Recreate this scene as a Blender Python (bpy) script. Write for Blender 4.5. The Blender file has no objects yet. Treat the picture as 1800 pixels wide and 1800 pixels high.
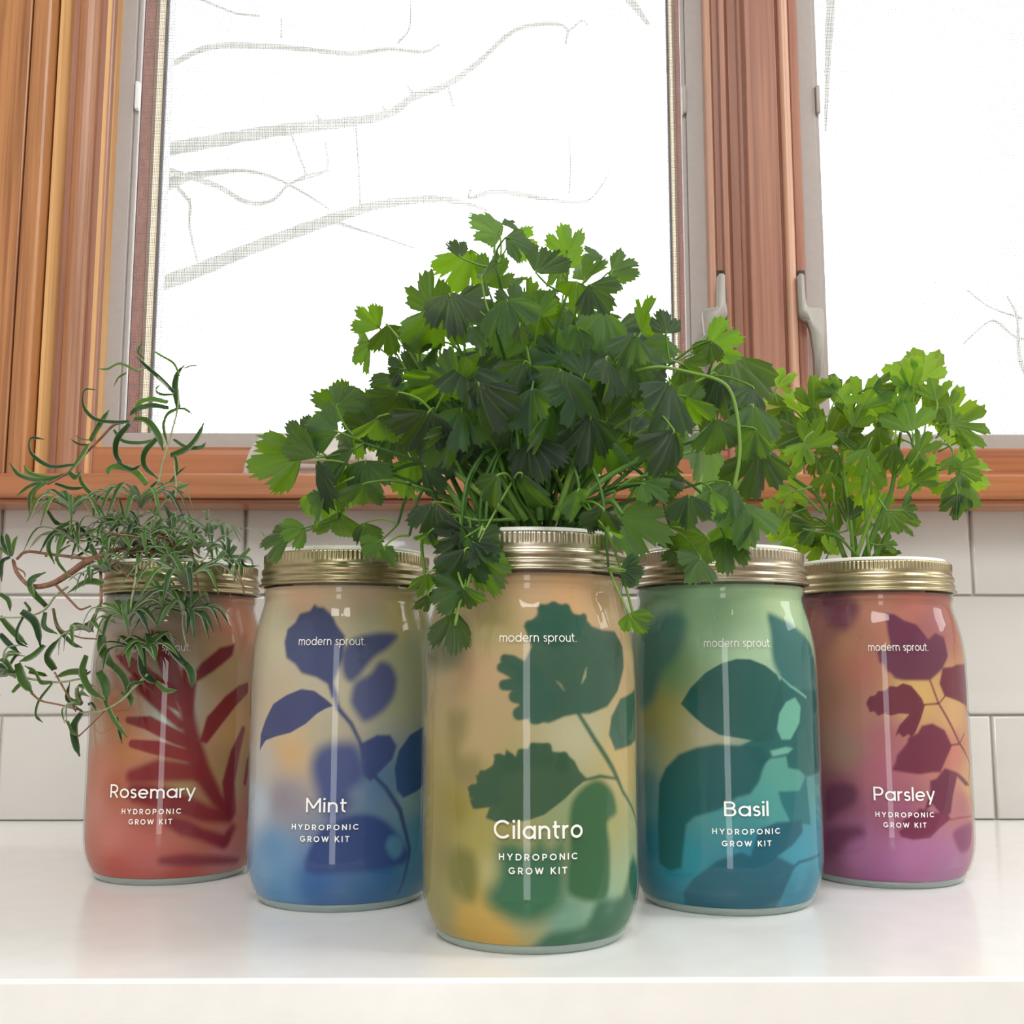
import bpy, bmesh, math, random
import numpy as np
from mathutils import Vector, Matrix
PI = math.pi
rnd = random.Random(7)
SC = bpy.context.scene
COL = SC.collection

# ------------------------------------------------------------------ camera, world, lights, exposure
F_PX, PITCH, YAW, CAM_H = 1974.5, 0.13428, 0.00853, 0.11569
cam_d = bpy.data.cameras.new('camera')
cam_d.sensor_width = 36.0
cam_d.lens = 36.0 * F_PX / 1800
cam_d.clip_start = 0.01
cam = bpy.data.objects.new('camera', cam_d)
COL.objects.link(cam)
cam.location = (0, 0, CAM_H)
cam.rotation_euler = (PI / 2 + PITCH, 0, -YAW)
SC.camera = cam

world = bpy.data.worlds.new('overcast_sky')
SC.world = world
world.use_nodes = True
bg = world.node_tree.nodes['Background']
bg.inputs[0].default_value = (0.97, 0.985, 1.0, 1)
bg.inputs[1].default_value = 6.4

def area(name, loc, rot, sx, sy, power, color=(1, 1, 1), portal=False, spread=None):
    d = bpy.data.lights.new(name, 'AREA')
    d.shape = 'RECTANGLE'; d.size = sx; d.size_y = sy
    d.energy = power; d.color = color
    if portal: d.cycles.is_portal = True
    if spread: d.spread = spread
    o = bpy.data.objects.new(name, d)
    COL.objects.link(o); o.location = loc; o.rotation_euler = rot
    return o
# portals just outside the openings of the two kitchen windows and the patio door of the back wall
area('portal_kitchen', (0.30, 1.00, 0.80), (-PI / 2, 0, 0), 1.6, 1.2, 1, portal=True)
area('portal_patio', (-0.25, -2.62, 0.05), (PI / 2, 0, 0), 0.5, 1.7, 1, portal=True)
area('portal_side', (2.02, 0.60, .95), (0, PI / 2, 0), 0.75, 0.7, 1, portal=True)
# unseen ceiling lights added as fill for the room side
area('added_fill_light', (1.25, 0.22, 1.46), (0, 0, 0), 0.34, 0.34, 12, (1.0, 1.0, 0.99))
area('added_fill_light_far', (-0.1, -0.9, 1.46), (0, 0, 0), 0.9, 0.9, 29, (1.0, 1.0, 0.99))

vs = SC.view_settings
vs.view_transform = 'Standard'; vs.look = 'None'; vs.exposure = 0.0; vs.gamma = 1.0
vs.use_curve_mapping = False
SC.cycles.max_bounces = 9
SC.cycles.diffuse_bounces = 4
SC.cycles.glossy_bounces = 4
SC.cycles.transmission_bounces = 6
SC.cycles.transparent_max_bounces = 16
SC.cycles.caustics_reflective = False
SC.cycles.caustics_refractive = False
SC.cycles.sample_clamp_indirect = 6.0
SC.cycles.use_denoising = True

# ------------------------------------------------------------------ pixel -> world helper (measures from the photograph)
fw = Vector((math.sin(YAW) * math.cos(PITCH), math.cos(YAW) * math.cos(PITCH), math.sin(PITCH)))
rt = fw.cross(Vector((0, 0, 1))).normalized()
up = rt.cross(fw)
CAM = Vector((0, 0, CAM_H))
def ray(px, py):
    return (fw * F_PX + rt * (px - 900) + up * (900 - py)).normalized()
def at(px, py, y):
    d = ray(px, py)
    return CAM + d * (y / d.y)

# ------------------------------------------------------------------ materials
def srgb(r, g, b):
    f = lambda c: (c / 255 / 12.92) if c / 255 <= 0.04045 else ((c / 255 + 0.055) / 1.055) ** 2.4
    return (f(r), f(g), f(b), 1)
def mat(name):
    m = bpy.data.materials.new(name); m.use_nodes = True
    nt = m.node_tree; nt.nodes.clear()
    out = nt.nodes.new('ShaderNodeOutputMaterial')
    return m, nt, out
def N(nt, t, **kw):
    n = nt.nodes.new(t)
    for k, v in kw.items():
        if k.startswith('i_'): n.inputs[k[2:].replace('_', ' ')].default_value = v
        else: setattr(n, k, v)
    return n
def L(nt, a, b): nt.links.new(a, b)
def ramp(nt, stops):
    r = nt.nodes.new('ShaderNodeValToRGB')
    e = r.color_ramp.elements
    while len(e) < len(stops): e.new(0.5)
    for k, (p, c) in enumerate(stops): e[k].position = p; e[k].color = c
    return r
def principled(name, col, rough=0.5, metal=0.0, noise=0.0, nscale=30, bump=0.0, coat=0.0, spec=0.5):
    m, nt, out = mat(name)
    b = N(nt, 'ShaderNodeBsdfPrincipled')
    b.inputs['Base Color'].default_value = col
    b.inputs['Roughness'].default_value = rough
    b.inputs['Metallic'].default_value = metal
    b.inputs['Coat Weight'].default_value = coat
    b.inputs['Specular IOR Level'].default_value = spec
    tc = N(nt, 'ShaderNodeTexCoord'); nz = N(nt, 'ShaderNodeTexNoise')
    nz.inputs['Scale'].default_value = nscale; nz.inputs['Detail'].default_value = 4
    L(nt, tc.outputs['Object'], nz.inputs['Vector'])
    hi = tuple(min(1, c * (1 + noise)) for c in col[:3]) + (1,)
    lo = tuple(c * (1 - noise) for c in col[:3]) + (1,)
    r = ramp(nt, [(0.3, lo), (0.7, hi)])
    L(nt, nz.outputs['Fac'], r.inputs[0]); L(nt, r.outputs[0], b.inputs['Base Color'])
    if bump:
        bp = N(nt, 'ShaderNodeBump'); bp.inputs['Strength'].default_value = bump; bp.inputs['Distance'].default_value = 0.002
        L(nt, nz.outputs['Fac'], bp.inputs['Height']); L(nt, bp.outputs[0], b.inputs['Normal'])
    L(nt, b.outputs[0], out.inputs[0])
    return m
def wood(name, light, dark, axis='Z', rough=0.38, gscale=1.0):
    m, nt, out = mat(name)
    b = N(nt, 'ShaderNodeBsdfPrincipled'); b.inputs['Roughness'].default_value = rough
    b.inputs['Coat Weight'].default_value = 0.25; b.inputs['Coat Roughness'].default_value = 0.25
    tc = N(nt, 'ShaderNodeTexCoord'); mp = N(nt, 'ShaderNodeMapping')
    s = [55 * gscale] * 3; s['XYZ'.index(axis)] = 1.6 * gscale
    mp.inputs['Scale'].default_value = s
    L(nt, tc.outputs['Object'], mp.inputs[0])
    n1 = N(nt, 'ShaderNodeTexNoise'); n1.inputs['Scale'].default_value = 1; n1.inputs['Detail'].default_value = 5
    n1.inputs['Distortion'].default_value = 0.6
    L(nt, mp.outputs[0], n1.inputs['Vector'])
    mp2 = N(nt, 'ShaderNodeMapping'); s2 = [330 * gscale] * 3; s2['XYZ'.index(axis)] = 7
    mp2.inputs['Scale'].default_value = s2
    L(nt, tc.outputs['Object'], mp2.inputs[0])
    n2 = N(nt, 'ShaderNodeTexNoise'); n2.inputs['Scale'].default_value = 1; n2.inputs['Detail'].default_value = 3
    L(nt, mp2.outputs[0], n2.inputs['Vector'])
    mx = N(nt, 'ShaderNodeMath', operation='MULTIPLY_ADD'); mx.inputs[1].default_value = 0.35
    L(nt, n2.outputs['Fac'], mx.inputs[0])
    sc = N(nt, 'ShaderNodeMath', operation='MULTIPLY'); sc.inputs[1].default_value = 0.65
    L(nt, n1.outputs['Fac'], sc.inputs[0]); L(nt, sc.outputs[0], mx.inputs[2])
    r = ramp(nt, [(0.36, dark), (0.52, light), (0.7, tuple(min(1, c * 1.18) for c in light[:3]) + (1,))])
    L(nt, mx.outputs[0], r.inputs[0]); L(nt, r.outputs[0], b.inputs['Base Color'])
    bp = N(nt, 'ShaderNodeBump'); bp.inputs['Strength'].default_value = 0.12; bp.inputs['Distance'].default_value = 0.001
    L(nt, mx.outputs[0], bp.inputs['Height']); L(nt, bp.outputs[0], b.inputs['Normal'])
    L(nt, b.outputs[0], out.inputs[0])
    return m
def leaf_mat(name, dark, light, trans, rough=0.4, tw=0.5, vein=(0.5, 0.6, 0.3, 1), veinf=0.35, spec=0.35, period=0):
    """diffuse/gloss face plus light shining through; colour varies a little from leaf to leaf"""
    m, nt, out = mat(name)
    b = N(nt, 'ShaderNodeBsdfPrincipled'); b.inputs['Roughness'].default_value = rough
    b.inputs['Specular IOR Level'].default_value = spec
    oi = N(nt, 'ShaderNodeObjectInfo')
    r = ramp(nt, [(0.0, dark), (1.0, light)]); L(nt, oi.outputs['Random'], r.inputs[0])
    if period:
        an = N(nt, 'ShaderNodeAttribute', attribute_name='ang'); ra = N(nt, 'ShaderNodeAttribute', attribute_name='rad')
        pp = N(nt, 'ShaderNodeMath', operation='PINGPONG'); pp.inputs[1].default_value = period / 2; L(nt, an.outputs['Fac'], pp.inputs[0])
        md = N(nt, 'ShaderNodeMath', operation='MULTIPLY'); L(nt, pp.outputs[0], md.inputs[0]); L(nt, ra.outputs['Fac'], md.inputs[1])
        mr = N(nt, 'ShaderNodeMapRange'); mr.inputs['From Min'].default_value = .35; mr.inputs['From Max'].default_value = 1.3
        mr.inputs['To Min'].default_value = 1; mr.inputs['To Max'].default_value = 0
        L(nt, md.outputs[0], mr.inputs['Value']); vsrc = mr.outputs[0]
    else:
        vsrc = N(nt, 'ShaderNodeAttribute', attribute_name='vein').outputs['Fac']
    mul = N(nt, 'ShaderNodeMath', operation='MULTIPLY'); mul.inputs[1].default_value = veinf
    L(nt, vsrc, mul.inputs[0])
    mx = N(nt, 'ShaderNodeMixRGB'); L(nt, mul.outputs[0], mx.inputs[0]); L(nt, r.outputs[0], mx.inputs[1]); mx.inputs[2].default_value = vein
    tc = N(nt, 'ShaderNodeTexCoord'); nz = N(nt, 'ShaderNodeTexNoise'); nz.inputs['Scale'].default_value = 260; nz.inputs['Detail'].default_value = 3
    L(nt, tc.outputs['Object'], nz.inputs['Vector'])
    bp = N(nt, 'ShaderNodeBump'); bp.inputs['Strength'].default_value = 0.5; bp.inputs['Distance'].default_value = 0.0006
    L(nt, nz.outputs['Fac'], bp.inputs['Height']); L(nt, bp.outputs[0], b.inputs['Normal'])
    L(nt, mx.outputs[0], b.inputs['Base Color'])
    t = N(nt, 'ShaderNodeBsdfTranslucent')
    mt = N(nt, 'ShaderNodeMixRGB'); L(nt, mul.outputs[0], mt.inputs[0]); r2 = ramp(nt, [(0.0, tuple(c * .30 for c in trans[:3]) + (1,)), (1.0, trans)]); L(nt, oi.outputs['Random'], r2.inputs[0]); L(nt, r2.outputs[0], mt.inputs[1]); mt.inputs[2].default_value = tuple(c * .55 for c in trans[:3]) + (1,)
    L(nt, mt.outputs[0], t.inputs[0])
    ms = N(nt, 'ShaderNodeMixShader'); ms.inputs[0].default_value = tw
    L(nt, b.outputs[0], ms.inputs[1]); L(nt, t.outputs[0], ms.inputs[2]); L(nt, ms.outputs[0], out.inputs[0])
    return m
def thin_glass(name, tint, base=0.04, edge=0.55, rough=0.02):
    m, nt, out = mat(name)
    tr = N(nt, 'ShaderNodeBsdfTransparent'); gl = N(nt, 'ShaderNodeBsdfGlossy'); gl.inputs['Roughness'].default_value = rough
    lw = N(nt, 'ShaderNodeLayerWeight'); lw.inputs[0].default_value = 0.35
    # tint grows where the wall is seen edge-on
    r = ramp(nt, [(0.0, (0.99, 1, 0.995, 1)), (0.75, (0.95, 0.975, 0.96, 1)), (1.0, tint)])
    L(nt, lw.outputs['Facing'], r.inputs[0]); L(nt, r.outputs[0], tr.inputs[0])
    fr = N(nt, 'ShaderNodeFresnel'); ge = N(nt, 'ShaderNodeNewGeometry'); io = N(nt, 'ShaderNodeMapRange')
    io.inputs['To Min'].default_value = 1.45; io.inputs['To Max'].default_value = 1 / 1.45   # same reflectance from both faces of the wall
    L(nt, ge.outputs['Backfacing'], io.inputs['Value']); L(nt, io.outputs[0], fr.inputs['IOR'])
    ms = N(nt, 'ShaderNodeMixShader'); L(nt, fr.outputs[0], ms.inputs[0]); L(nt, tr.outputs[0], ms.inputs[1]); L(nt, gl.outputs[0], ms.inputs[2])
    L(nt, ms.outputs[0], out.inputs[0])
    return m

M = {}
M['wood_left'] = wood('cedar_wood', srgb(192, 132, 80), srgb(142, 86, 48))
M['wood_mid'] = wood('fir_wood', srgb(172, 122, 100), srgb(146, 96, 80), gscale=1.2)
M['bead_lit'] = wood('lit_fir_wood', srgb(228, 182, 124), srgb(204, 150, 96))  # same wood made lighter: window light on the beads put into the colour
M['mullion_bead_lit'] = wood('lit_mullion_fir', srgb(206, 160, 134), srgb(184, 132, 106))  # window-lit look of the mullion-side beads put into the colour
M['wood_grey'] = wood('stop_fir_wood', srgb(178, 128, 96), srgb(142, 94, 66), gscale=1.3)  # brown tone of the rounded jamb stop
M['wood_sill'] = wood('sill_wood', srgb(172, 108, 66), srgb(146, 84, 50), axis='X')
M['sash_wood'] = principled('sash_wood', srgb(128, 70, 50), 0.9, noise=0.25, nscale=120, spec=0.05)
M['sash_cream'] = principled('cream_paint', srgb(214, 182, 134), 0.5, noise=0.04)
M['gasket'] = principled('black_rubber', srgb(70, 62, 66), 0.7, noise=0.1)
M['screen_frame'] = principled('greige_metal', srgb(176, 168, 164), 0.42, noise=0.03, nscale=200, bump=0.05)
M['white_vinyl'] = principled('white_vinyl', srgb(240, 240, 240), 0.4, noise=0.02)
M['handle'] = principled('greige_handle_paint', srgb(172, 168, 160), 0.4, noise=0.03)
M['cover'] = principled('pale_cover_plastic', srgb(206, 200, 192), 0.45, noise=0.03)
M['wire'] = principled('screen_wire', srgb(120, 120, 122), 0.5, noise=0.1)
M['tile'] = principled('white_glazed_ceramic', srgb(208, 204, 199), 0.12, noise=0.015, nscale=9, bump=0.35, coat=0.5)
M['grout'] = principled('pale_grout', srgb(208, 202, 192), 0.9, noise=0.05, nscale=300)
M['counter'] = principled('white_quartz', srgb(245, 245, 244), 0.22, noise=0.02, nscale=60, coat=0.2)
M['plaster'] = principled('wall_paint', srgb(232, 231, 228), 0.85, noise=0.02)
M['ceiling'] = principled('ceiling_paint', srgb(240, 238, 233), 0.9, noise=0.02)
M['floor'] = wood('oak_floor', srgb(160, 140, 118), srgb(130, 110, 90), axis='Y')
M['bark'] = principled('tree_bark', srgb(132, 132, 124), 0.9, noise=0.2, nscale=12, bump=0.5)
M['fill_lamp_white'] = principled('white_fill_lamp', srgb(245, 242, 235), 0.4, noise=0.01)
M['gold'] = principled('brushed_gold_tin', srgb(170, 158, 126), 0.3, metal=1.0, noise=0.05, nscale=500, bump=0.02)
M['silver_gold'] = principled('brushed_pale_gold_tin', srgb(168, 158, 138), 0.3, metal=1.0, noise=0.05, nscale=500, bump=0.02)
M['insert'] = principled('white_planter_plastic', srgb(240, 240, 232), 0.35, noise=0.01)
M['reservoir'] = principled('grey_reservoir_plastic', srgb(120, 120, 112), 0.5, noise=0.02)
M['soil'] = principled('dark_growing_medium', srgb(48, 36, 28), 0.95, noise=0.4, nscale=400, bump=1.0)
M['ink'] = principled('white_ink', srgb(246, 245, 240), 0.5, noise=0.01)
M['glass'] = thin_glass('jar_glass', (0.62, 0.78, 0.70, 1))
M['pane'] = thin_glass('window_glass', (0.9, 0.95, 0.94, 1))
M['water'] = thin_glass('water', (0.9, 0.95, 0.95, 1))
M['stem_green'] = leaf_mat('green_stem', srgb(96, 140, 52), srgb(140, 178, 84), srgb(160, 200, 70), tw=0.25, rough=0.35)
M['stem_dark'] = leaf_mat('deep_green_stem', srgb(60, 105, 45), srgb(100, 145, 65), srgb(120, 170, 50), tw=0.25, rough=0.35)
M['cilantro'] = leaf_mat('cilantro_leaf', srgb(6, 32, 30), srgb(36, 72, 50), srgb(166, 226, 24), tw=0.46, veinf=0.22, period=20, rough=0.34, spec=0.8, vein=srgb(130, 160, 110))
M['parsley'] = leaf_mat('parsley_leaf', srgb(22, 66, 26), srgb(58, 112, 44), srgb(196, 240, 40), tw=0.52, rough=0.3, veinf=0.3, spec=0.5, period=24)
M['rosemary'] = leaf_mat('rosemary_needle', srgb(34, 68, 46), srgb(74, 108, 58), srgb(196, 232, 70), tw=0.46, vein=srgb(232, 238, 220), veinf=0.9, rough=0.42)
M['twig'] = principled('brown_twig', srgb(138, 100, 78), 0.8, noise=0.3, nscale=300, bump=0.5)
M['twig_green'] = principled('grey_green_twig', srgb(150, 160, 120), 0.7, noise=0.15, nscale=300)

M['base_glass'] = thin_glass('thick_base_glass', (0.45, 0.66, 0.54, 1), rough=0.05)

m = M['base_glass']; nt = m.node_tree; out = [n for n in nt.nodes if n.type == 'OUTPUT_MATERIAL'][0]
src = out.inputs[0].links[0].from_socket
t1 = N(nt, 'ShaderNodeBsdfDiffuse'); t1.inputs[0].default_value = (.78, .92, .85, 1)  # pale diffuse share stands in for light carried inside the thick glass
t2 = N(nt, 'ShaderNodeMixShader'); t2.inputs[0].default_value = .3
L(nt, src, t2.inputs[1]); L(nt, t1.outputs[0], t2.inputs[2]); L(nt, t2.outputs[0], out.inputs[0])

# printed translucent film on the jars, colour held by the mesh attribute 'print'
m, nt, out = mat('printed_film')
a_ = N(nt, 'ShaderNodeAttribute', attribute_name='print')
df = N(nt, 'ShaderNodeBsdfDiffuse'); tl = N(nt, 'ShaderNodeBsdfTranslucent'); tr = N(nt, 'ShaderNodeBsdfTransparent')
tc = N(nt, 'ShaderNodeTexCoord'); nz = N(nt, 'ShaderNodeTexNoise'); nz.inputs['Scale'].default_value = 900; nz.inputs['Detail'].default_value = 2
L(nt, tc.outputs['Object'], nz.inputs['Vector'])
r = ramp(nt, [(0.3, (0.97, 0.97, 0.97, 1)), (0.7, (1.0, 1.0, 1.0, 1))]); L(nt, nz.outputs['Fac'], r.inputs[0])
mu = N(nt, 'ShaderNodeMixRGB', blend_type='MULTIPLY'); mu.inputs[0].default_value = 1
L(nt, a_.outputs['Color'], mu.inputs[1]); L(nt, r.outputs[0], mu.inputs[2])
for s in (df, tl, tr): L(nt, mu.outputs[0], s.inputs[0])
s1 = N(nt, 'ShaderNodeMixShader'); s1.inputs[0].default_value = 0.22
s2 = N(nt, 'ShaderNodeMixShader'); s2.inputs[0].default_value = 0.17
L(nt, df.outputs[0], s1.inputs[1]); L(nt, tl.outputs[0], s1.inputs[2])
L(nt, s1.outputs[0], s2.inputs[1]); L(nt, tr.outputs[0], s2.inputs[2]); L(nt, s2.outputs[0], out.inputs[0])
M['film'] = m

# ------------------------------------------------------------------ object helpers
def link(o, parent=None):
    COL.objects.link(o)
    if parent is not None: o.parent = parent
    return o
def tag(o, label=None, cat=None, group=None, kind=None):
    if label: o['label'] = label
    if cat: o['category'] = cat
    if group: o['group'] = group
    if kind: o['kind'] = kind
    return o
def empty(name, loc=(0, 0, 0)):
    o = bpy.data.objects.new(name, None); o.location = loc; o.empty_display_size = 0.01
    return link(o)
def finish(name, bm, m, parent=None, smooth=False):
    me = bpy.data.meshes.new(name)
    bm.normal_update(); bm.to_mesh(me); bm.free()
    if smooth:
        for p in me.polygons: p.use_smooth = True
    me.materials.append(m)
    o = bpy.data.objects.new(name, me)
    return link(o, parent)
def box(bm, x0, x1, y0, y1, z0, z1, bev=0.0):
    v = [bm.verts.new(c) for c in ((x0, y0, z0), (x1, y0, z0), (x1, y1, z0), (x0, y1, z0), (x0, y0, z1), (x1, y0, z1), (x1, y1, z1), (x0, y1, z1))]
    fs = [bm.faces.new([v[i] for i in f]) for f in ((0, 3, 2, 1), (4, 5, 6, 7), (0, 1, 5, 4), (1, 2, 6, 5), (2, 3, 7, 6), (3, 0, 4, 7))]
    if bev:
        es = list({e for f in fs for e in f.edges})
        bmesh.ops.bevel(bm, geom=es, offset=bev, segments=2, affect='EDGES', profile=0.6)
def boxo(name, m, parent, *a, bev=0.0, smooth=False):
    bm = bmesh.new(); box(bm, *a, bev=bev); return finish(name, bm, m, parent, smooth)
def lathe(bm, prof, n=96, c=(0, 0, 0), rfun=None, close=False):
    rings = []
    for (z, r) in prof:
        ring = []
        for k in range(n):
            a = 2 * PI * k / n
            rr = rfun(r, z, a, k) if rfun else r
            ring.append(bm.verts.new((c[0] + rr * math.cos(a), c[1] + rr * math.sin(a), c[2] + z)))
        rings.append(ring)
    for A, B in zip(rings, rings[1:]):
        for k in range(n):
            bm.faces.new((A[k], A[(k + 1) % n], B[(k + 1) % n], B[k]))
    if close:
        bm.faces.new(list(reversed(rings[0]))); bm.faces.new(rings[-1])
    return rings
def catmull(pts, n=6):
    P = [Vector(p) for p in pts]
    if len(P) < 3: 
        return [P[0].lerp(P[-1], k / n) for k in range(n + 1)]
    out = []
    Q = [2 * P[0] - P[1]] + P + [2 * P[-1] - P[-2]]
    for i in range(1, len(Q) - 2):
        a, b, c, d = Q[i - 1], Q[i], Q[i + 1], Q[i + 2]
        for k in range(n):
            t = k / n
            out.append(0.5 * ((2 * b) + (c - a) * t + (2 * a - 5 * b + 4 * c - d) * t * t + (3 * b - a - 3 * c + d) * t ** 3))
    out.append(P[-1]); return out
def tube(bm, pts, radii, n=6):
    m_ = len(pts); prev = None; rings = []
    nrm = None
    for i, p in enumerate(pts):
        t = (pts[min(i + 1, m_ - 1)] - pts[max(i - 1, 0)])
        if t.length < 1e-9: t = Vector((0, 0, 1))
        t.normalize()
        if nrm is None:
            nrm = t.orthogonal().normalized()
        else:
            nrm = (nrm - t * nrm.dot(t))
            nrm = nrm.normalized() if nrm.length > 1e-6 else t.orthogonal().normalized()
        b = t.cross(nrm)
        r = radii if isinstance(radii, (int, float)) else radii[0] + (radii[1] - radii[0]) * i / (m_ - 1) if len(radii) == 2 else radii[i]
        rings.append([bm.verts.new(p + (nrm * math.cos(2 * PI * k / n) + b * math.sin(2 * PI * k / n)) * r) for k in range(n)])
    for A, B in zip(rings, rings[1:]):
        for k in range(n): bm.faces.new((A[k], A[(k + 1) % n], B[(k + 1) % n], B[k]))
    bm.faces.new(list(reversed(rings[0]))); bm.faces.new(rings[-1])

# ------------------------------------------------------------------ setting: room
WALL_Y = 0.858
ZT = 1.28          # top of the windows
RX0, RX1, RY0, FLOOR, CEIL = -1.5, 1.9, -2.5, -0.91, 1.5
def struct(o): o['kind'] = 'structure'; return o
bm = bmesh.new(); box(bm, RX0 - .1, RX1 + .1, RY0 - .1, 1.0, FLOOR - .05, FLOOR); struct(finish('floor', bm, M['floor']))
bm = bmesh.new(); box(bm, RX0 - .1, RX1 + .1, RY0 - .1, 1.0, CEIL, CEIL + .05); struct(finish('ceiling', bm, M['ceiling']))
bm = bmesh.new(); box(bm, RX0 - .1, RX0, RY0 - .1, 1.0, FLOOR, CEIL); struct(finish('wall_left', bm, M['plaster']))
bm = bmesh.new(); box(bm, RX1, RX1 + .1, RY0 - .1, .28, FLOOR, CEIL); box(bm, RX1, RX1 + .1, .92, 1.0, FLOOR, CEIL); box(bm, RX1, RX1 + .1, .28, .92, FLOOR, .60); box(bm, RX1, RX1 + .1, .28, .92, 1.30, CEIL); struct(finish('wall_right', bm, M['plaster']))
bm = bmesh.new()   # wall behind the camera, with a patio door opening
box(bm, RX0, -.50, RY0 - .1, RY0, FLOOR, CEIL); box(bm, .0, RX1, RY0 - .1, RY0, FLOOR, CEIL)
box(bm, -.50, .0, RY0 - .1, RY0, .90, CEIL); box(bm, -.50, .0, RY0 - .1, RY0, FLOOR, -.80)
struct(finish('wall_front', bm, M['plaster']))
w3 = struct(empty('window_3', (RX1 + .05, .60, .60)))
for a_ in ((-.32, -.28, 0, .70), (.28, .32, 0, .70), (-.28, .28, 0, .04), (-.28, .28, .66, .70), (-.28, .28, .34, .37)):
    bm = bmesh.new(); box(bm, -.02, .02, *a_); finish('window_frame', bm, M['white_vinyl'], w3)
d1 = struct(empty('door_1', (-0.2, RY0 - .05, FLOOR)))
bm = bmesh.new()
for x in (-.30, .14): box(bm, x, x + .06, -.03, .03, .11, 1.81)
finish('door_frame', bm, M['white_vinyl'], d1)

# window openings (screen edges measured at the plane of the screens)
SY = 0.880
W1L = at(213, 0, SY).x; W1R = at(1235, 0, SY).x
W1L = at(193, 400, SY).x; W1R = at(1243, 400, SY).x
W2L = at(1408, 400, SY).x; W2R = W2L + (W1R - W1L)
ZB = at(900, 793, SY).z       # bottom of screen frame
bm = bmesh.new()
SB = 0.236                      # underside of the sill
WY = WALL_Y + 0.004
box(bm, RX0, RX1, WY, 1.0, FLOOR, SB)
box(bm, RX0, RX1, WY, 1.0, ZT + .02, CEIL)
box(bm, RX0, at(60, 400, WY).x, WY, 1.0, SB, ZT + .02); box(bm, RX0, W1L - .012, WY + .035, 1.0, SB, ZT + .02)
box(bm, W2R + .012, RX1, WY, 1.0, SB, ZT + .02)
box(bm, W1R + .012, W2L - .012, WY + .035, 1.0, SB, ZT + .02)
box(bm, W1L - .012, W1R + .012, WY + .03, 1.0, SB, ZB - .004)
box(bm, W2L - .012, W2R + .012, WY + .03, 1.0, SB, ZB - .004)
wall = struct(finish('wall_back', bm, M['grout']))
# backsplash tiles, children of the wall
TW, THH, G = 0.1862, 0.0905, 0.0016
tile_me = []
for v in range(4):
    bm = bmesh.new()
    box(bm, -TW / 2 + G / 2, TW / 2 - G / 2, 0, 0.006, -THH / 2 + G / 2, THH / 2 - G / 2)
    front = [e for e in bm.edges if all(abs(q.co.y) < 1e-6 for q in e.verts)]
    bmesh.ops.bevel(bm, geom=front, offset=0.0022, segments=2, affect='EDGES', profile=0.5)
    for q in bm.verts: q.co.y += 0.0004 * math.sin(q.co.x * 40 + v * 2) * (1 if q.co.y < .004 else 0)
    me = bpy.data.meshes.new('tile'); bm.to_mesh(me); bm.free(); me.materials.append(M['tile'])
    for p in me.polygons: p.use_smooth = True
    tile_me.append(me)
for row in range(3):
    zc = 0.1678 + THH / 2 - row * THH
    for k in range(-4, 6):
        xc = -0.1974 + TW / 2 + k * TW + (TW / 2 if row == 1 else 0.004 * row)
        o = bpy.data.objects.new('tile', rnd.choice(tile_me)); link(o, wall)
        hz = 1.0
        if row == 0: zt = SB; z0 = 0.1678; zc = (zt + z0) / 2; hz = (zt - z0) / THH
        if row == 2: z0 = 0.0; zt = 0.1678 - THH; zc = (z0 + zt) / 2; hz = (zt - z0) / THH
        o.location = (xc, WALL_Y + rnd.uniform(-.0003, .0003), zc)
        o.scale = (1, 1, hz)
        o.rotation_euler = (rnd.uniform(-.004, .004), 0, rnd.uniform(-.003, .003))

# countertop
CY0 = 0.4358
for n_, xx0, xx1 in (('jamb_back', W1L - .06, W1L), ('jamb_back', W1R, W2L)):
    boxo(n_, M['wood_mid'], wall, xx0, xx1, .8705, .8965, SB + .03, ZT + .02)
bm = bmesh.new(); box(bm, RX0, RX1, CY0, WALL_Y + .004, -0.042, 0.0, bev=0.0016)
tag(finish('countertop', bm, M['counter'], smooth=False), 'white polished stone countertop that all the jars stand on', 'countertop')

# ------------------------------------------------------------------ trims and windows
def xs(px, y): return at(px, 400, y).x
# sill
bm = bmesh.new()
zs = at(900, 832, 0.812).z
box(bm, RX0, RX1, 0.812, 0.900, SB, zs, bev=0.002)
sill = struct(finish('trim_1', bm, M['wood_sill']))
boxo('sill_lip', M['wood_sill'], sill, RX0, RX1, 0.820, 0.858, SB - 0.0035, SB, bev=0.001)

def vprofile(name, pts, m, z0, z1, kids=None, parent=None, smooth=False):
    """vertical moulding: polyline pts (x, y) closed at the back, run from z0 to z1"""
    bm = bmesh.new()
    a = [bm.verts.new((x, y, z0)) for x, y in pts]; b = [bm.verts.new((x, y, z1)) for x, y in pts]
    n = len(pts)
    for k in range(n): bm.faces.new((a[k], a[(k + 1) % n], b[(k + 1) % n], b[k]))
    bm.faces.new(list(reversed(a))); bm.faces.new(b)
    bmesh.ops.recalc_face_normals(bm, faces=bm.faces)
    o = finish(name, bm, m, parent)
    return o
def arc_pts(cx, cy, rx, ry, a0, a1, n=8):
    return [(cx + rx * math.cos(a0 + (a1 - a0) * k / n), cy + ry * math.sin(a0 + (a1 - a0) * k / n)) for k in range(n + 1)]
# left casing boards (flat planks with a joint between them), then window jamb mouldings
cas = struct(empty('trim_2', (0, 0, zs)))
def local(o, e): 
    o.location = -Vector(e.location); return o
def plank(x0, x1, y0, y1, m, e, bev=0.002, name='plank'):
    return local(boxo(name, m, e, x0, x1, y0, y1, zs, ZT + .02, bev=bev), e)
xa = xs(37, .84); xb = xs(71, .84)
plank(xa - .16, xa - .0006, .838, .862, M['wood_left'], cas, bev=.0012)
plank(xa, xb, .838, .862, M['wood_left'], cas, bev=.0025)

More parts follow.
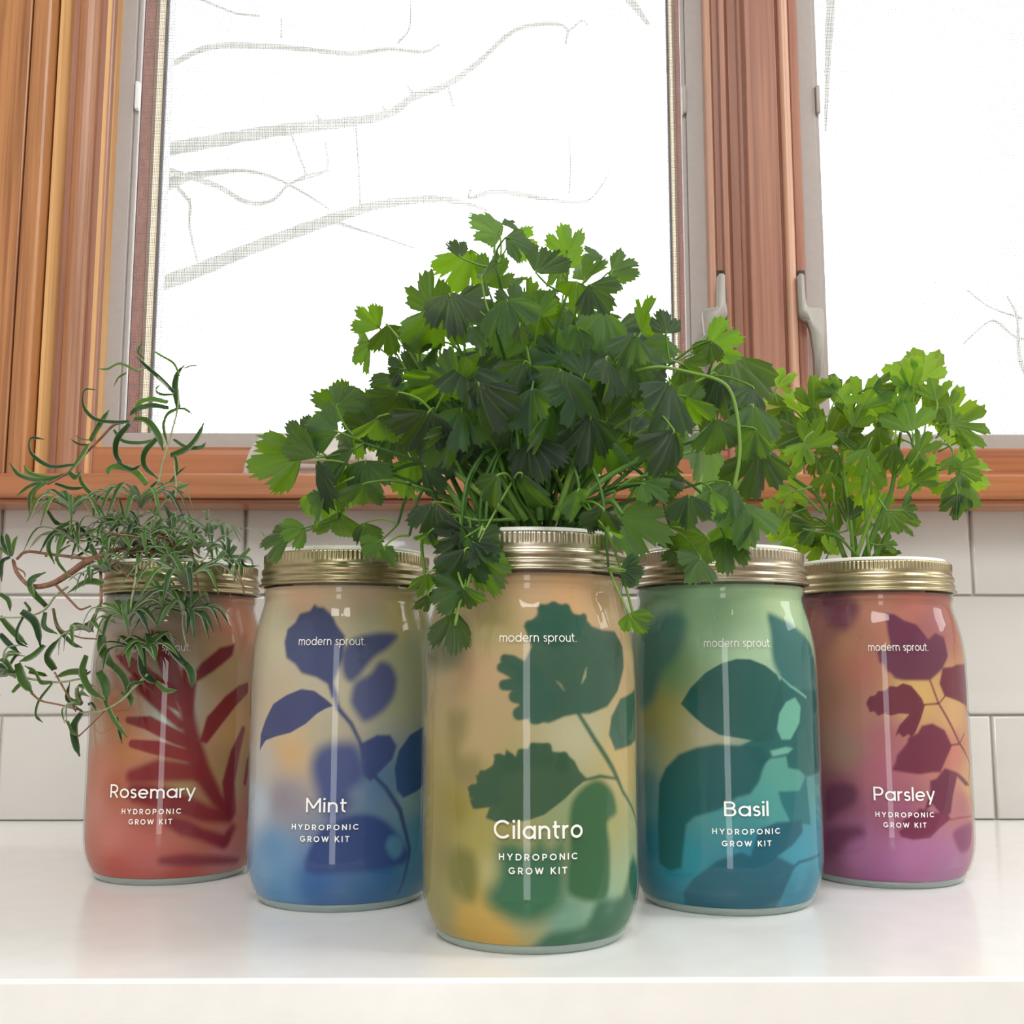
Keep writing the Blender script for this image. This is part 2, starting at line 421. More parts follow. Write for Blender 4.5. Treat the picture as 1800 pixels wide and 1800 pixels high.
def jamb(side, parent, xin, xout, flip):
    """mouldings between casing edge (xout) and screen frame (xin); flip=-1 mirrors"""
    pass
def molding(e, name, m, pxa, pxb, yfront, yback, kind='box', sidew=1):
    x0, x1 = sorted((xs(pxa, yfront), xs(pxb, yfront)))
    if kind == 'round':
        cx, rx = (x0 + x1) / 2, (x1 - x0) / 2
        pts = [(x0, yback)] + arc_pts(cx, yfront + min(rx, .006), rx, min(rx, .006), PI, 2 * PI, 10) + [(x1, yback)]
    elif kind == 'slope_r':   # face turning towards +x
        pts = [(x0, yback), (x0, yfront), (x0 + (x1 - x0) * .25, yfront), (x1, yfront + (yback - yfront) * .6), (x1, yback)]
    elif kind == 'slope_l':
        pts = [(x0, yback), (x0, yfront + (yback - yfront) * .6), (x1 - (x1 - x0) * .25, yfront), (x1, yfront), (x1, yback)]
    else:
        b = .0009
        pts = [(x0, yback), (x0, yfront + b), (x0 + b, yfront), (x1 - b, yfront), (x1, yfront + b), (x1, yback)]
    o = vprofile(name, pts, m, zs - .0005, ZT + .02, parent=e)
    o.location = -Vector(e.location)
    return o
YB = .905
# left jamb of window 1 (pixel spans read at row 400)
w1 = struct(empty('window_1', ((W1L + W1R) / 2, SY, zs)))
molding(w1, 'jamb_liner', M['wood_mid'], 68, 90, .862, YB)
molding(w1, 'jamb_bead', M['bead_lit'], 85, 111, .851, YB, 'slope_r')
molding(w1, 'jamb_liner', M['wood_mid'], 108, 122, .863, YB)
molding(w1, 'jamb_stop', M['wood_grey'], 116, 153, .855, YB, 'round')
molding(w1, 'jamb_liner', M['wood_mid'], 148, 182, .864, YB)
molding(w1, 'jamb_bead', M['bead_lit'], 170, 191, .8622, YB, 'slope_r')
# right jamb of window 1
molding(w1, 'jamb_bead', M['mullion_bead_lit'], 1246, 1258, .866, YB, 'box')
molding(w1, 'jamb_liner', M['wood_mid'], 1258, 1277, .868, YB)
molding(w1, 'jamb_stop', M['wood_mid'], 1273, 1308, .858, YB, 'slope_r')
molding(w1, 'jamb_liner', M['wood_mid'], 1304, 1322, .866, YB)
# mullion board between the windows
tm = struct(empty('trim_3', (xs(1345, .858), .858, zs)))
molding(tm, 'plank', M['wood_mid'], 1318, 1374, .852, YB, 'box')
w2 = struct(empty('window_2', ((W2L + W2R) / 2, SY, zs)))
molding(w2, 'jamb_liner', M['wood_mid'], 1374, 1383, .862, YB)
molding(w2, 'jamb_bead', M['mullion_bead_lit'], 1380, 1399, .856, YB, 'round')
molding(w2, 'jamb_liner', M['wood_mid'], 1398, 1414, .864, YB)

def window(e, xl, xr):
    z0, z1 = ZB, ZT
    fwid = 0.0152
    e0 = Vector(e.location)
    def P(name, m, *a, bev=0.0): 
        o = boxo(name, m, e, *a, bev=bev); o.location = -e0; return o
    # bottom stop of the wooden frame, rounded
    za, zb_ = zs - .0005, z0 + .0012
    bm = bmesh.new(); prof = [(.905, za), (.866, za), (.866, zb_ - .007), (.8668, zb_ - .003), (.869, zb_ - .0006), (.872, zb_), (.905, zb_)]
    a = [bm.verts.new((xl - .01, y, z)) for y, z in prof]; b = [bm.verts.new((xr + .01, y, z)) for y, z in prof]
    for k in range(len(prof)): bm.faces.new((a[k], a[(k + 1) % len(prof)], b[(k + 1) % len(prof)], b[k]))
    bmesh.ops.remove_doubles(bm, verts=bm.verts, dist=1e-6)
    bmesh.ops.recalc_face_normals(bm, faces=bm.faces)
    o = finish('frame_rail', bm, M['wood_sill'], e); o.location = -e0
    # screen frame
    def fr(name, *a): P(name, M['screen_frame'], *a, bev=.0008)
    fr('screen_frame', xl, xl + fwid, SY - .002, SY + .006, z0, z1)
    fr('screen_frame', xr - fwid, xr, SY - .002, SY + .006, z0, z1)
    fr('screen_frame', xl + fwid, xr - fwid, SY - .002, SY + .006, z0, z0 + fwid * .92)
    fr('screen_frame', xl + fwid, xr - fwid, SY - .002, SY + .006, z1 - fwid, z1)
    # inner lip of the screen frame
    fr('screen_lip', xl + fwid, xl + fwid + .0035, SY + .001, SY + .006, z0 + fwid, z1 - fwid)
    fr('screen_lip', xr - fwid - .0035, xr - fwid, SY + .001, SY + .006, z0 + fwid, z1 - fwid)
    # wire mesh, real wires
    mxa, mxb, mza, mzb = xl + fwid, xr - fwid, z0 + fwid * .9, z1 - fwid
    pitch, wr = .00128, .00014
    nx = int((mxb - mxa) / pitch); nz_ = int((mzb - mza) / pitch)
    V = []; Fc = []
    def strip(x0, x1, z0_, z1_):
        k = len(V)
        ym = SY + .0055
        V.extend([(x0, ym - wr, z0_), (x1, ym - wr, z0_), (x1, ym - wr, z1_), (x0, ym - wr, z1_), (x0, ym + wr, z0_), (x1, ym + wr, z0_), (x1, ym + wr, z1_), (x0, ym + wr, z1_)])
        for f in ((0, 1, 2, 3), (5, 4, 7, 6), (0, 3, 7, 4), (1, 5, 6, 2), (3, 2, 6, 7), (0, 4, 5, 1)): Fc.append(tuple(k + q for q in f))
    for i in range(nx): x = mxa + (i + .5) * pitch; strip(x - wr, x + wr, mza, mzb)
    for i in range(nz_): z = mza + (i + .5) * pitch; strip(mxa, mxb, z - wr, z + wr)
    me = bpy.data.meshes.new('screen_mesh'); me.from_pydata(V, [], Fc); me.materials.append(M['wire'])
    o = link(bpy.data.objects.new('screen_mesh', me), e); o.location = -e0; o['kind'] = 'stuff'
    # sash behind the screen: wooden reveal, cream glazing stop, gasket, glass
    def reveal(m, name, inset, ya, yb):
        P(name, M[m], xl - .01, xl + fwid - .0005 + inset, ya, yb, z0 - .02, z1)
        P(name, M[m], xr - fwid + .0005 - inset, xr + .01, ya, yb, z0 - .02, z1)
        P(name, M[m], xl + .02, xr - .02, ya, yb, z1 - fwid - inset, z1)
        P(name, M[m], xl + .02, xr - .02, ya, yb, z0 - .02, z0 + .002)
    reveal('white_vinyl', 'jamb_strip', -.0005, SY + .0085, SY + .0135)
    reveal('sash_wood', 'sash_frame', .0020, SY + .014, SY + .042)
    reveal('sash_cream', 'glazing_stop', .0045, SY + .042, SY + .060)
    reveal('gasket', 'gasket', .0065, SY + .060, SY + .064)
    reveal('white_vinyl', 'sash_cladding', .0020, SY + .066, SY + .095)
    P('glass_pane', M['pane'], xl, xr, SY + .0640, SY + .0655, z0, z1)
window(w1, W1L, W1R)
window(w2, W2L, W2R)
# spring clips on the screen frames
def clip(e, px, py, m):
    p = at(px, py, SY - .003); 
    bm = bmesh.new()
    z0, z1 = at(px, py + 24, SY).z, at(px, py - 24, SY).z
    box(bm, p.x - .0017, p.x + .0017, SY - .0045, SY + .001, z0, z1, bev=.0009)
    o = finish('spring_clip', bm, m, e, True); o.location = -Vector(e.location)
clip(w1, 241, 171, M['white_vinyl']); clip(w1, 1203, 178, M['screen_frame']); clip(w2, 1438, 178, M['screen_frame'])
# lock handles
def extrude_px(e, name, pts, y0, y1, m, bev=.001):
    bm = bmesh.new()
    vv = [bm.verts.new(at(x, y, y0)) for x, y in pts]
    f = bm.faces.new(vv)
    r = bmesh.ops.extrude_face_region(bm, geom=[f])
    for q in r['geom']:
        if isinstance(q, bmesh.types.BMVert): q.co.y = y1
    bmesh.ops.recalc_face_normals(bm, faces=bm.faces)
    bmesh.ops.bevel(bm, geom=list(bm.edges), offset=bev, segments=2, affect='EDGES')
    o = finish(name, bm, m, e, True); o.location = -Vector(e.location)
    return o
h = extrude_px(w1, 'lock_slot', [(1260, 475), (1276, 475), (1278, 545), (1262, 545)], .8665, .870, M['gasket'], .0003)
h = extrude_px(w1, 'lock_handle', [(1263, 480), (1275, 480), (1276, 528), (1279, 545), (1279, 556), (1270, 561), (1262, 562), (1258, 600), (1252, 640), (1247, 640), (1241, 590), (1236, 548), (1239, 541), (1262, 539)], .848, .858, M['handle'])
h = extrude_px(w2, 'lock_slot', [(1402, 475), (1415, 475), (1418, 545), (1404, 545)], .8615, .866, M['gasket'], .0003)
h = extrude_px(w2, 'lock_handle', [(1404, 480), (1414, 480), (1417, 525), (1420, 539), (1445, 540), (1449, 547), (1450, 590), (1447, 640), (1441, 664), (1435, 660), (1434, 620), (1428, 580), (1422, 562), (1412, 559), (1407, 546)], .848, .858, M['handle'])
# crank housing on the ledge below the left window
crank = tag(empty('crank_cover', at(545, 830, .85)), 'pale plastic window crank cover on the wooden ledge behind the cilantro', 'crank cover')
def local2(o): o.location = -Vector(crank.location); return o
bm = bmesh.new()
sec = [((424, 830), (432, 800), (446, 775), (462, 766)), ]
A = [(424, 832), (429, 812), (437, 790), (450, 772), (464, 764), (560, 763), (640, 765), (654, 776), (663, 800), (666, 832)]
front = [at(x, y, .842) for x, y in A]; 
vf = [bm.verts.new(p) for p in front]; vb = [bm.verts.new((p.x, .872, p.z)) for p in front]
n = len(A)
bm.faces.new(vf); bm.faces.new(list(reversed(vb)))
for k in range(n): bm.faces.new((vf[k], vf[(k + 1) % n], vb[(k + 1) % n], vb[k]))
bmesh.ops.recalc_face_normals(bm, faces=bm.faces)
bmesh.ops.bevel(bm, geom=[e_ for e_ in bm.edges if all(abs(q.co.y - .842) < 1e-5 for q in e_.verts)], offset=.0035, segments=4, affect='EDGES')
local2(finish('cover_shell', bm, M['cover'], crank, True))
bm = bmesh.new()
B_ = [(470, 786), (480, 778), (560, 777), (632, 779), (640, 788), (646, 812), (560, 815), (468, 812)]
vf = [bm.verts.new(at(x, y, .8405)) for x, y in B_]; f = bm.faces.new(vf)
r = bmesh.ops.extrude_face_region(bm, geom=[f])
for q in r['geom']:
    if isinstance(q, bmesh.types.BMVert): q.co.y = .846
bmesh.ops.recalc_face_normals(bm, faces=bm.faces)
bmesh.ops.bevel(bm, geom=list(bm.edges), offset=.0012, segments=2, affect='EDGES')
local2(finish('folding_handle', bm, M['cover'], crank, True))

# unseen lamp boxes added above those ceiling fill lights
for nm, x, y, s in (('added_fill_lamp', 1.25, .22, .38), ('added_fill_lamp', -.1, -.9, .94)):
    bm = bmesh.new(); box(bm, -s / 2, s / 2, -s / 2, s / 2, 0, .03, bev=.004)
    o = finish(nm, bm, M['fill_lamp_white']); o.location = (x, y, CEIL - .03)
    tag(o, 'unseen square white ceiling lamp added for fill light over the counter' if x > .5 else 'larger unseen square white ceiling lamp added for fill light in the room', 'lamp')

# ------------------------------------------------------------------ tree outside
TY = 4.2
tree = tag(empty('bare_tree', at(-200, 900, TY)), 'bare tree with pale branches outside, seen through the window screens', 'tree')
def z6(x, y): return (200 + x / 1.8, y / 1.8)
BR = [
 [(180,470,22),(320,445,21),(470,420,20),(620,400,18),(750,385,16),(870,360,13),(950,305,12),(1050,270,11),(1150,200,9),(1270,95,7),(1400,75,6),(1440,95,4),(1480,65,4),(1500,80,2)],
 [(120,240,9),(190,200,9),(300,150,10),(450,145,10),(600,155,8),(750,170,7),(870,155,6),(980,165,5),(1030,140,3)],
 [(120,910,24),(280,850,22),(400,800,20),(560,740,19),(700,690,18),(830,650,14),(1000,630,12),(1100,640,8),(1180,665,3)],
 [(140,600,20),(200,570,18),(260,555,13),(400,540,6),(500,560,5),(600,610,4),(680,660,3)],
 [(240,560,9),(330,590,9),(420,640,8),(500,635,6),(560,580,4),(670,540,3),(670,450,2)],
 [(200,590,8),(240,640,5),(240,720,4),(265,830,3)],
 [(765,395,4),(775,530,3),(780,655,3)],
 [(700,700,7),(740,715,5),(850,750,3),(950,785,2)],
 [(1130,600,3),(1125,628,5),(1200,605,8),(1280,615,8),(1400,635,6),(1500,635,4),(1560,560,2),(1570,520,1)],
 [(260,-10,5),(380,40,4),(460,50,4)], [(1600,-40,16),(1650,20,12),(1690,75,7)],
 [(1440,430,2),(1445,530,3),(1440,610,3)], [(900,135,4),(935,90,3),(940,0,2)], [(1438,95,5),(1430,140,4)],
 [(530,120,3),(530,60,3)], [(560,420,3),(610,555,4)], [(560,580,3),(610,555,4),(680,540,3)],
 [(950,300,8),(930,275,3)], [(655,385,8),(640,360,3)], [(865,360,8),(850,335,3)], [(1060,280,5),(1075,340,2)],
]
def branch(pts, parent, nm='branch', dy=0.0):
    if pts[0][0] < 340:
        (xa_, ya_, ra_), (xb_, yb_, _) = pts[0], pts[1]; pts = [(xa_ - 160, ya_ - (yb_ - ya_) / (xb_ - xa_ + .01) * 160 if xb_ > xa_ + 20 else ya_, ra_)] + list(pts)
    P = []; R_ = []
    for i, (x, y, r) in enumerate(pts):
        yy = TY + dy + .03 * math.sin(i * 1.7)
        p = at(x, y, yy); P.append(p); R_.append(r * yy / F_PX)
    C = catmull(P, 4); rr = np.interp(np.linspace(0, len(P) - 1, len(C)), range(len(P)), R_)
    rr = [r * (1 + .08 * math.sin(k * 2.3)) for k, r in enumerate(rr)]
    bm = bmesh.new(); tube(bm, C, rr, 7)
    o = finish(nm, bm, M['bark'], parent, True); o.location = -Vector(parent.location)
for k, b in enumerate(BR):
    branch([(*z6(x, y), r / 1.8 * 1.05) for x, y, r in b], tree, dy=(0, .25, -.2, .1)[k % 4])
# twigs seen in the right-hand window
tree2 = tree
for b in ([(1900,640,9),(1830,600,7),(1797,596,4),(1778,588,3),(1750,565,3),(1730,571,2),(1694,604,2)], [(1840,700,6),(1795,640,5),(1788,560,3),(1770,520,2)], [(1797,560,3),(1740,540,2),(1700,510,2)], [(1464,-60,14),(1456,90,8),(1451,230,3)]):
    branch([(x, y, r * .8) for x, y, r in b], tree2, dy=.4)

# ------------------------------------------------------------------ jars
JR = 0.0475
OUT = [(0.0, .0372), (.0003, .0392), (.0012, .0405), (.003, .0419), (.006, .0436), (.010, .0453), (.015, .0466), (.021, .04735), (.028, .0475),
       (.060, .0475), (.108, .0475), (.118, .0472), (.126, .0465), (.132, .0455), (.137, .0443), (.141, .0431), (.1445, .0421), (.147, .0416),
       (.149, .0417), (.1505, .0423), (.152, .0424), (.1535, .0420), (.162, .0417)]
def rprof(z, off=0.0):
    return np.interp(z, [p[0] for p in OUT], [p[1] for p in OUT]) - off
JARS = {   # name: x, y
    'rosemary': (-.1854, .6519), 'mint': (-.0811, .5866), 'cilantro': (.0124, .5091), 'basil': (.1117, .5773), 'parsley': (.2116, .6396)}

def surf(jar, px, py):
    """photograph pixel -> (arc length along the label in mm, height in mm) on that jar's wall"""
    jx, jy = JARS[jar]
    d = ray(px, py); ox, oy = CAM.x - jx, CAM.y - jy
    a = d.x * d.x + d.y * d.y; b = 2 * (ox * d.x + oy * d.y); c = ox * ox + oy * oy - JR * JR
    D = b * b - 4 * a * c
    if D < 0: t = -b / (2 * a)
    else: t = (-b - math.sqrt(D)) / (2 * a)
    p = CAM + d * t
    face = math.atan2(CAM.y - jy, CAM.x - jx)
    th = math.atan2(p.y - jy, p.x - jx) - face
    th = (th + PI) % (2 * PI) - PI
    s = th * JR * 1000
    if D < 0: s += (1 if s > 0 else -1) * math.sqrt(-D) / (2 * a) * 1000 * 1.0
    return s, p.z * 1000
# the print of every jar: ground colours at points, leaf shapes with their softness
ART = {}
ART['cilantro'] = dict(z=(2.195, 720, 900), base=[(450,270,205,170,130),(250,300,205,175,135),(650,300,215,170,125),(300,450,190,175,120),(250,600,200,165,125),(250,850,190,165,120),(100,500,170,160,135),(300,1100,175,160,90),(180,1150,150,135,60),(250,1250,170,160,85),(150,1350,140,130,75),(120,1500,150,145,90),(230,1600,195,155,65),(330,1650,200,155,70),(270,1540,195,160,75),(650,850,195,190,155),(350,1400,190,185,130),(600,1150,150,165,120),(800,600,205,175,130),(820,950,205,180,120),(750,1200,170,170,110),(850,1450,160,180,140),(450,1550,150,150,100),(600,1570,115,160,140),(780,1560,140,180,155),(850,300,205,175,140)],
 shapes=[
 ('s',[(60,560),(90,480),(180,420),(205,500),(190,580),(150,605),(90,605)],20,(120,122,92)),
 ('s',[(140,800),(175,765),(215,780),(215,850),(190,930),(260,950),(270,1040),(200,1060),(150,1000)],20,(150,135,85)),
 ('s',[(150,1340),(180,1300),(240,1320),(260,1420),(245,1500),(200,1500),(150,1440)],14,(125,122,60)),
 ('s',[(440,440),(490,400),(510,360),(560,345),(620,355),(650,390),(690,400),(720,440),(760,455),(810,460),(835,520),(835,600),(810,690),(770,750),(700,780),(650,780),(600,790),(540,815),(480,810),(450,790),(450,800),(440,740),(430,700),(440,640),(430,600),(450,560),(470,520),(455,480)],5,(44,92,74)),
 ('l',[(480,640,80),(395,575,46),(365,568,40)],4,(44,92,74)),('l',[(480,650,80),(380,610,46),(352,600,40)],4,(44,92,74)),('l',[(480,670,70),(400,665,50),(362,668,42)],4,(44,92,74)),('l',[(500,700,90),(430,715,56),(405,712,50)],4,(48,94,76)),('l',[(500,720,90),(440,770,60),(422,778,52)],4,(48,94,76)),('l',[(520,740,90),(490,790,60),(480,800,40)],4,(48,94,76)),
 ('l',[(560,420,90),(520,375,44),(515,372,40)],4,(44,92,74)),('l',[(600,420,90),(570,362,40),(568,360,36)],4,(44,92,74)),('l',[(620,420,80),(622,372,40),(622,368,36)],4,(44,92,74)),('l',[(640,450,80),(688,408,34),(692,404,30)],4,(44,92,74)),('l',[(560,480,90),(480,440,50),(462,436,40)],5,(44,92,74)),
 ('l',[(568,652,2),(585,668,9),(600,690,2)],3,(150,150,115)),('l',[(668,662,2),(680,635,12),(688,600,3)],3,(170,168,130)),
 ('l',[(650,770,16),(720,880,20),(790,990,24),(830,1080,18),(885,1240,10)],5,(52,98,72)),
 ('s',[(218,1060),(250,1058),(255,1040),(250,1015),(285,1018),(290,995),(330,970),(320,935),(365,938),(372,915),(400,940),(410,945),(440,912),(465,918),(470,890),(525,892),(535,920),(560,925),(600,928),(640,960),(660,1000),(690,1030),(640,1070),(600,1110),(560,1140),(520,1170),(460,1190),(400,1200),(340,1200),(290,1182),(305,1140),(285,1120),(240,1148),(225,1110),(275,1098),(222,1080)],3,(52,90,62)),
 ('l',[(345,980,60),(342,950,36)],3,(50,88,60)),('l',[(390,980,60),(386,948,36)],3,(50,88,60)),('l',[(430,970,60),(430,932,36)],3,(50,88,60)),('l',[(480,960,60),(478,912,40)],3,(50,88,60)),('l',[(530,960,60),(532,910,38)],3,(50,88,60)),('l',[(590,980,60),(598,945,40)],3,(50,88,60)),
 ('l',[(330,1030,60),(276,1014,34)],3,(50,88,60)),('l',[(320,1070,50),(238,1068,34)],3,(50,88,60)),('l',[(320,1090,40),(236,1092,30)],3,(50,88,60)),('l',[(330,1110,50),(252,1130,34)],3,(50,88,60)),
 ('l',[(680,1035,10),(740,1020,14),(810,1030,10)],4,(60,95,65)),
 ('s',[(890,660),(820,720),(785,790),(775,860),(800,920),(850,905),(890,860)],5,(48,98,80)),
 ('s',[(620,1170),(640,1100),(690,1050),(740,1035),(790,1080),(805,1160),(770,1200),(780,1300),(775,1460),(740,1505),(640,1490),(610,1440),(620,1300)],8,(48,102,62)),
 ('s',[(335,1290),(400,1270),(460,1300),(500,1260),(550,1300),(600,1260),(600,1480),(520,1570),(430,1590),(320,1540),(290,1480),(335,1400)],20,(54,112,82)),
 ('s',[(500,1670),(560,1630),(690,1600),(735,1500),(830,1480),(870,1330),(900,1500),(830,1650),(700,1700),(480,1720)],12,(42,102,72))])
ART['mint'] = dict(z=(2.5725, 400, 950), base=[(300,230,225,185,150),(600,230,215,190,160),(220,400,205,195,165),(800,350,200,180,120),(650,400,195,190,160),(450,700,200,190,165),(280,950,215,175,125),(250,850,210,185,150),(780,650,170,175,140),(850,500,165,175,140),(450,900,190,180,155),(150,1000,200,190,180),(250,1180,150,140,150),(130,1200,190,200,215),(200,1400,100,145,185),(150,1500,120,160,195),(400,1550,50,100,160),(700,1550,45,100,150),(600,1400,60,95,145),(850,1350,80,140,165),(700,1100,90,125,160),(880,1500,60,130,165),(200,1600,90,145,190),(850,1150,130,160,160)],
 shapes=[
 ('s',[(370,285),(395,300),(420,300),(470,340),(490,380),(530,430),(525,520),(495,600),(480,640),(500,710),(470,710),(450,650),(400,620),(330,600),(300,560),(258,530),(245,460),(252,400),(285,370),(300,330),(350,315)],7,(62,74,122)),
 ('s',[(520,500),(560,450),(610,430),(700,415),(770,420),(780,440),(730,490),(680,520),(640,560),(600,610),(560,640),(530,620),(515,560)],9,(78,88,132)),
 ('s',[(560,700),(580,640),(650,600),(690,550),(740,560),(770,620),(760,700),(720,760),(670,800),(620,820),(590,790),(560,740)],10,(84,92,138)),
 ('l',[(480,690,18),(500,760,22),(560,830,18),(600,910,16),(640,1040,18),(720,1120,20),(785,1220,26),(830,1400,20),(800,1600,12)],6,(56,72,118)),
 ('s',[(138,950),(142,880),(165,810),(200,740),(260,700),(330,672),(390,680),(440,715),(478,748),(440,762),(400,785),(350,830),(280,870),(210,888),(165,905)],2,(58,68,120)),
 ('s',[(600,920),(680,880),(740,880),(770,930),(750,990),(700,1040),(650,1090),(610,1060)],6,(58,74,128)),
 ('s',[(375,1020),(410,940),(490,912),(580,920),(620,1000),(620,1080),(560,1140),(560,1200),(480,1270),(430,1220),(400,1130)],18,(70,84,138)),
 ('s',[(905,830),(830,880),(780,950),(760,1030),(770,1130),(800,1165),(870,1130),(910,1080)],4,(42,78,128)),
 ('s',[(350,1500),(390,1350),(480,1270),(580,1240),(680,1250),(760,1310),(830,1440),(700,1490),(560,1500)],9,(46,70,128)),
 ('s',[(720,1390),(740,1340),(790,1340),(800,1400),(760,1440)],8,(80,130,160))])
ART['basil'] = dict(z=(2.5, 1080, 930), base=[(150,320,140,185,150),(400,290,165,210,165),(600,280,175,210,165),(750,300,185,210,160),(400,450,165,205,165),(220,450,115,160,130),(600,500,185,215,180),(230,620,120,165,115),(150,850,165,165,100),(220,800,170,170,100),(130,950,150,170,150),(130,1150,90,140,145),(400,880,185,180,150),(250,920,165,160,110),(760,850,115,185,165),(750,1100,90,165,150),(500,1250,70,150,155),(150,1400,45,120,140),(300,1450,50,145,160),(250,1550,35,125,150),(600,1420,40,130,155),(850,1400,60,150,175),(860,1600,35,130,160),(500,1620,15,95,120),(700,1200,80,160,155),(870,1000,80,135,145)],
 shapes=[
 ('s',[(100,480),(160,380),(260,370),(300,420),(270,560),(200,640),(160,760),(100,770)],18,(82,134,128)),
 ('s',[(700,370),(760,390),(830,440),(880,520),(900,740),(820,710),(760,680),(720,620),(700,560),(700,450)],8,(50,112,112)),
 ('s',[(740,640),(800,700),(900,720),(910,1060),(850,1090),(820,1060),(770,1050),(760,1000),(690,1010),(640,1050),(560,950),(660,900)],5,(26,98,98)),
 ('l',[(735,650,7),(780,690,10),(850,740,9)],3,(130,190,170)),
 ('s',[(288,768),(330,700),(400,630),(470,590),(540,570),(600,572),(670,600),(720,640),(742,690),(748,780),(725,860),(700,935),(640,935),(540,918),(460,905),(400,870),(340,820)],2,(28,94,90)),
 ('s',[(190,1120),(220,1050),(280,990),(360,960),(450,945),(580,952),(650,960),(680,1000),(655,1060),(640,1110),(600,1165),(540,1180),(460,1235),(350,1265),(312,1300),(290,1490),(240,1505),(190,1470),(185,1300)],7,(22,92,94)),
 ('s',[(760,760),(800,740),(825,780),(820,850),(780,925),(740,925),(720,880),(730,810)],4,(118,188,166)),
 ('s',[(690,975),(760,958),(790,965),(770,985),(700,1000)],5,(120,185,165)),
 ('s',[(725,1155),(820,1150),(850,1080),(870,1300),(780,1290),(740,1210)],5,(26,112,120)),
 ('s',[(280,1680),(290,1600),(340,1540),(450,1460),(560,1420),(600,1440),(640,1320),(720,1290),(830,1280),(835,1330),(790,1390),(720,1440),(800,1480),(770,1570),(740,1680),(520,1700)],6,(18,92,112)),
 ('l',[(720,1540,16),(820,1465,14),(910,1430,10)],4,(24,98,118))])
ART['parsley'] = dict(z=(2.6875, 1380, 930), base=[(200,320,130,70,85),(400,350,195,130,110),(650,310,195,120,105),(280,550,185,130,100),(200,500,150,95,90),(350,650,190,115,100),(200,800,165,115,95),(320,900,180,125,110),(450,1000,180,105,115),(280,1030,165,130,110),(620,780,222,180,110),(800,850,215,172,120),(800,1070,200,125,110),(450,1150,180,100,120),(250,1250,140,75,95),(500,1350,165,90,120),(350,1500,165,100,140),(600,1550,180,112,160),(450,1620,160,90,140),(800,1600,175,118,160),(850,1300,180,110,120),(200,1500,130,70,100),(870,1200,210,165,110),(720,450,165,100,100)],
 shapes=[
 ('s',[(190,1220),(320,1210),(330,1290),(250,1340),(190,1370)],10,(112,56,80)),('s',[(190,1430),(330,1400),(370,1440),(300,1480),(190,1560)],12,(115,58,86)),
 ('s',[(150,330),(320,340),(320,420),(260,480),(160,430)],14,(122,68,85)),
 ('s',[(480,395),(530,400),(580,430),(640,450),(690,520),(730,490),(770,510),(780,600),(750,660),(690,715),(560,715),(520,705),(500,680),(480,670),(470,640),(445,630),(435,575),(490,560),(500,540),(490,490)],6,(108,48,78)),
 ('s',[(382,825),(388,808),(400,790),(425,786),(440,765),(470,765),(500,740),(530,745),(560,728),(600,740),(650,800),(665,835),(645,900),(620,960),(600,985),(585,970),(560,985),(540,965),(522,980),(540,930),(590,875),(540,872),(500,882),(470,870),(440,884),(420,862),(400,865)],2,(114,40,64)),
 ('s',[(505,1140),(525,1100),(530,1070),(580,1010),(585,985),(630,965),(650,930),(700,918),(760,950),(795,1025),(770,1080),(740,1150),(700,1150),(640,1160),(560,1150)],5,(116,42,68)),
 ('s',[(735,730),(752,655),(800,650),(820,640),(870,635),(875,860),(840,820),(760,790)],4,(114,40,66)),
 ('s',[(690,1190),(720,1180),(760,1130),(820,1150),(880,1210),(860,1215),(820,1170),(800,1260),(790,1340),(760,1370),(700,1300),(660,1340),(690,1240)],5,(112,44,72)),
 ('s',[(538,1430),(560,1415),(555,1380),(610,1350),(640,1320),(700,1340),(770,1340),(790,1370),(740,1410),(690,1460),(610,1470),(550,1455)],4,(124,44,76)),
 ('s',[(800,1440),(850,1400),(890,1390),(885,1500),(840,1530)],8,(140,70,110)),
 ('l',[(690,715,8),(730,822,10),(830,1010,14),(880,1110,9),(875,1190,7)],2.5,(125,55,62)),('l',[(655,830,7),(730,825,9)],2,(125,55,62)),('l',[(735,822,7),(765,785,7)],2,(125,55,62)),
 ('l',[(780,1022,8),(830,1015,9),(855,965,6)],2.5,(125,55,62)),('l',[(785,1375,7),(830,1365,8),(890,1355,6)],3,(150,80,85))])
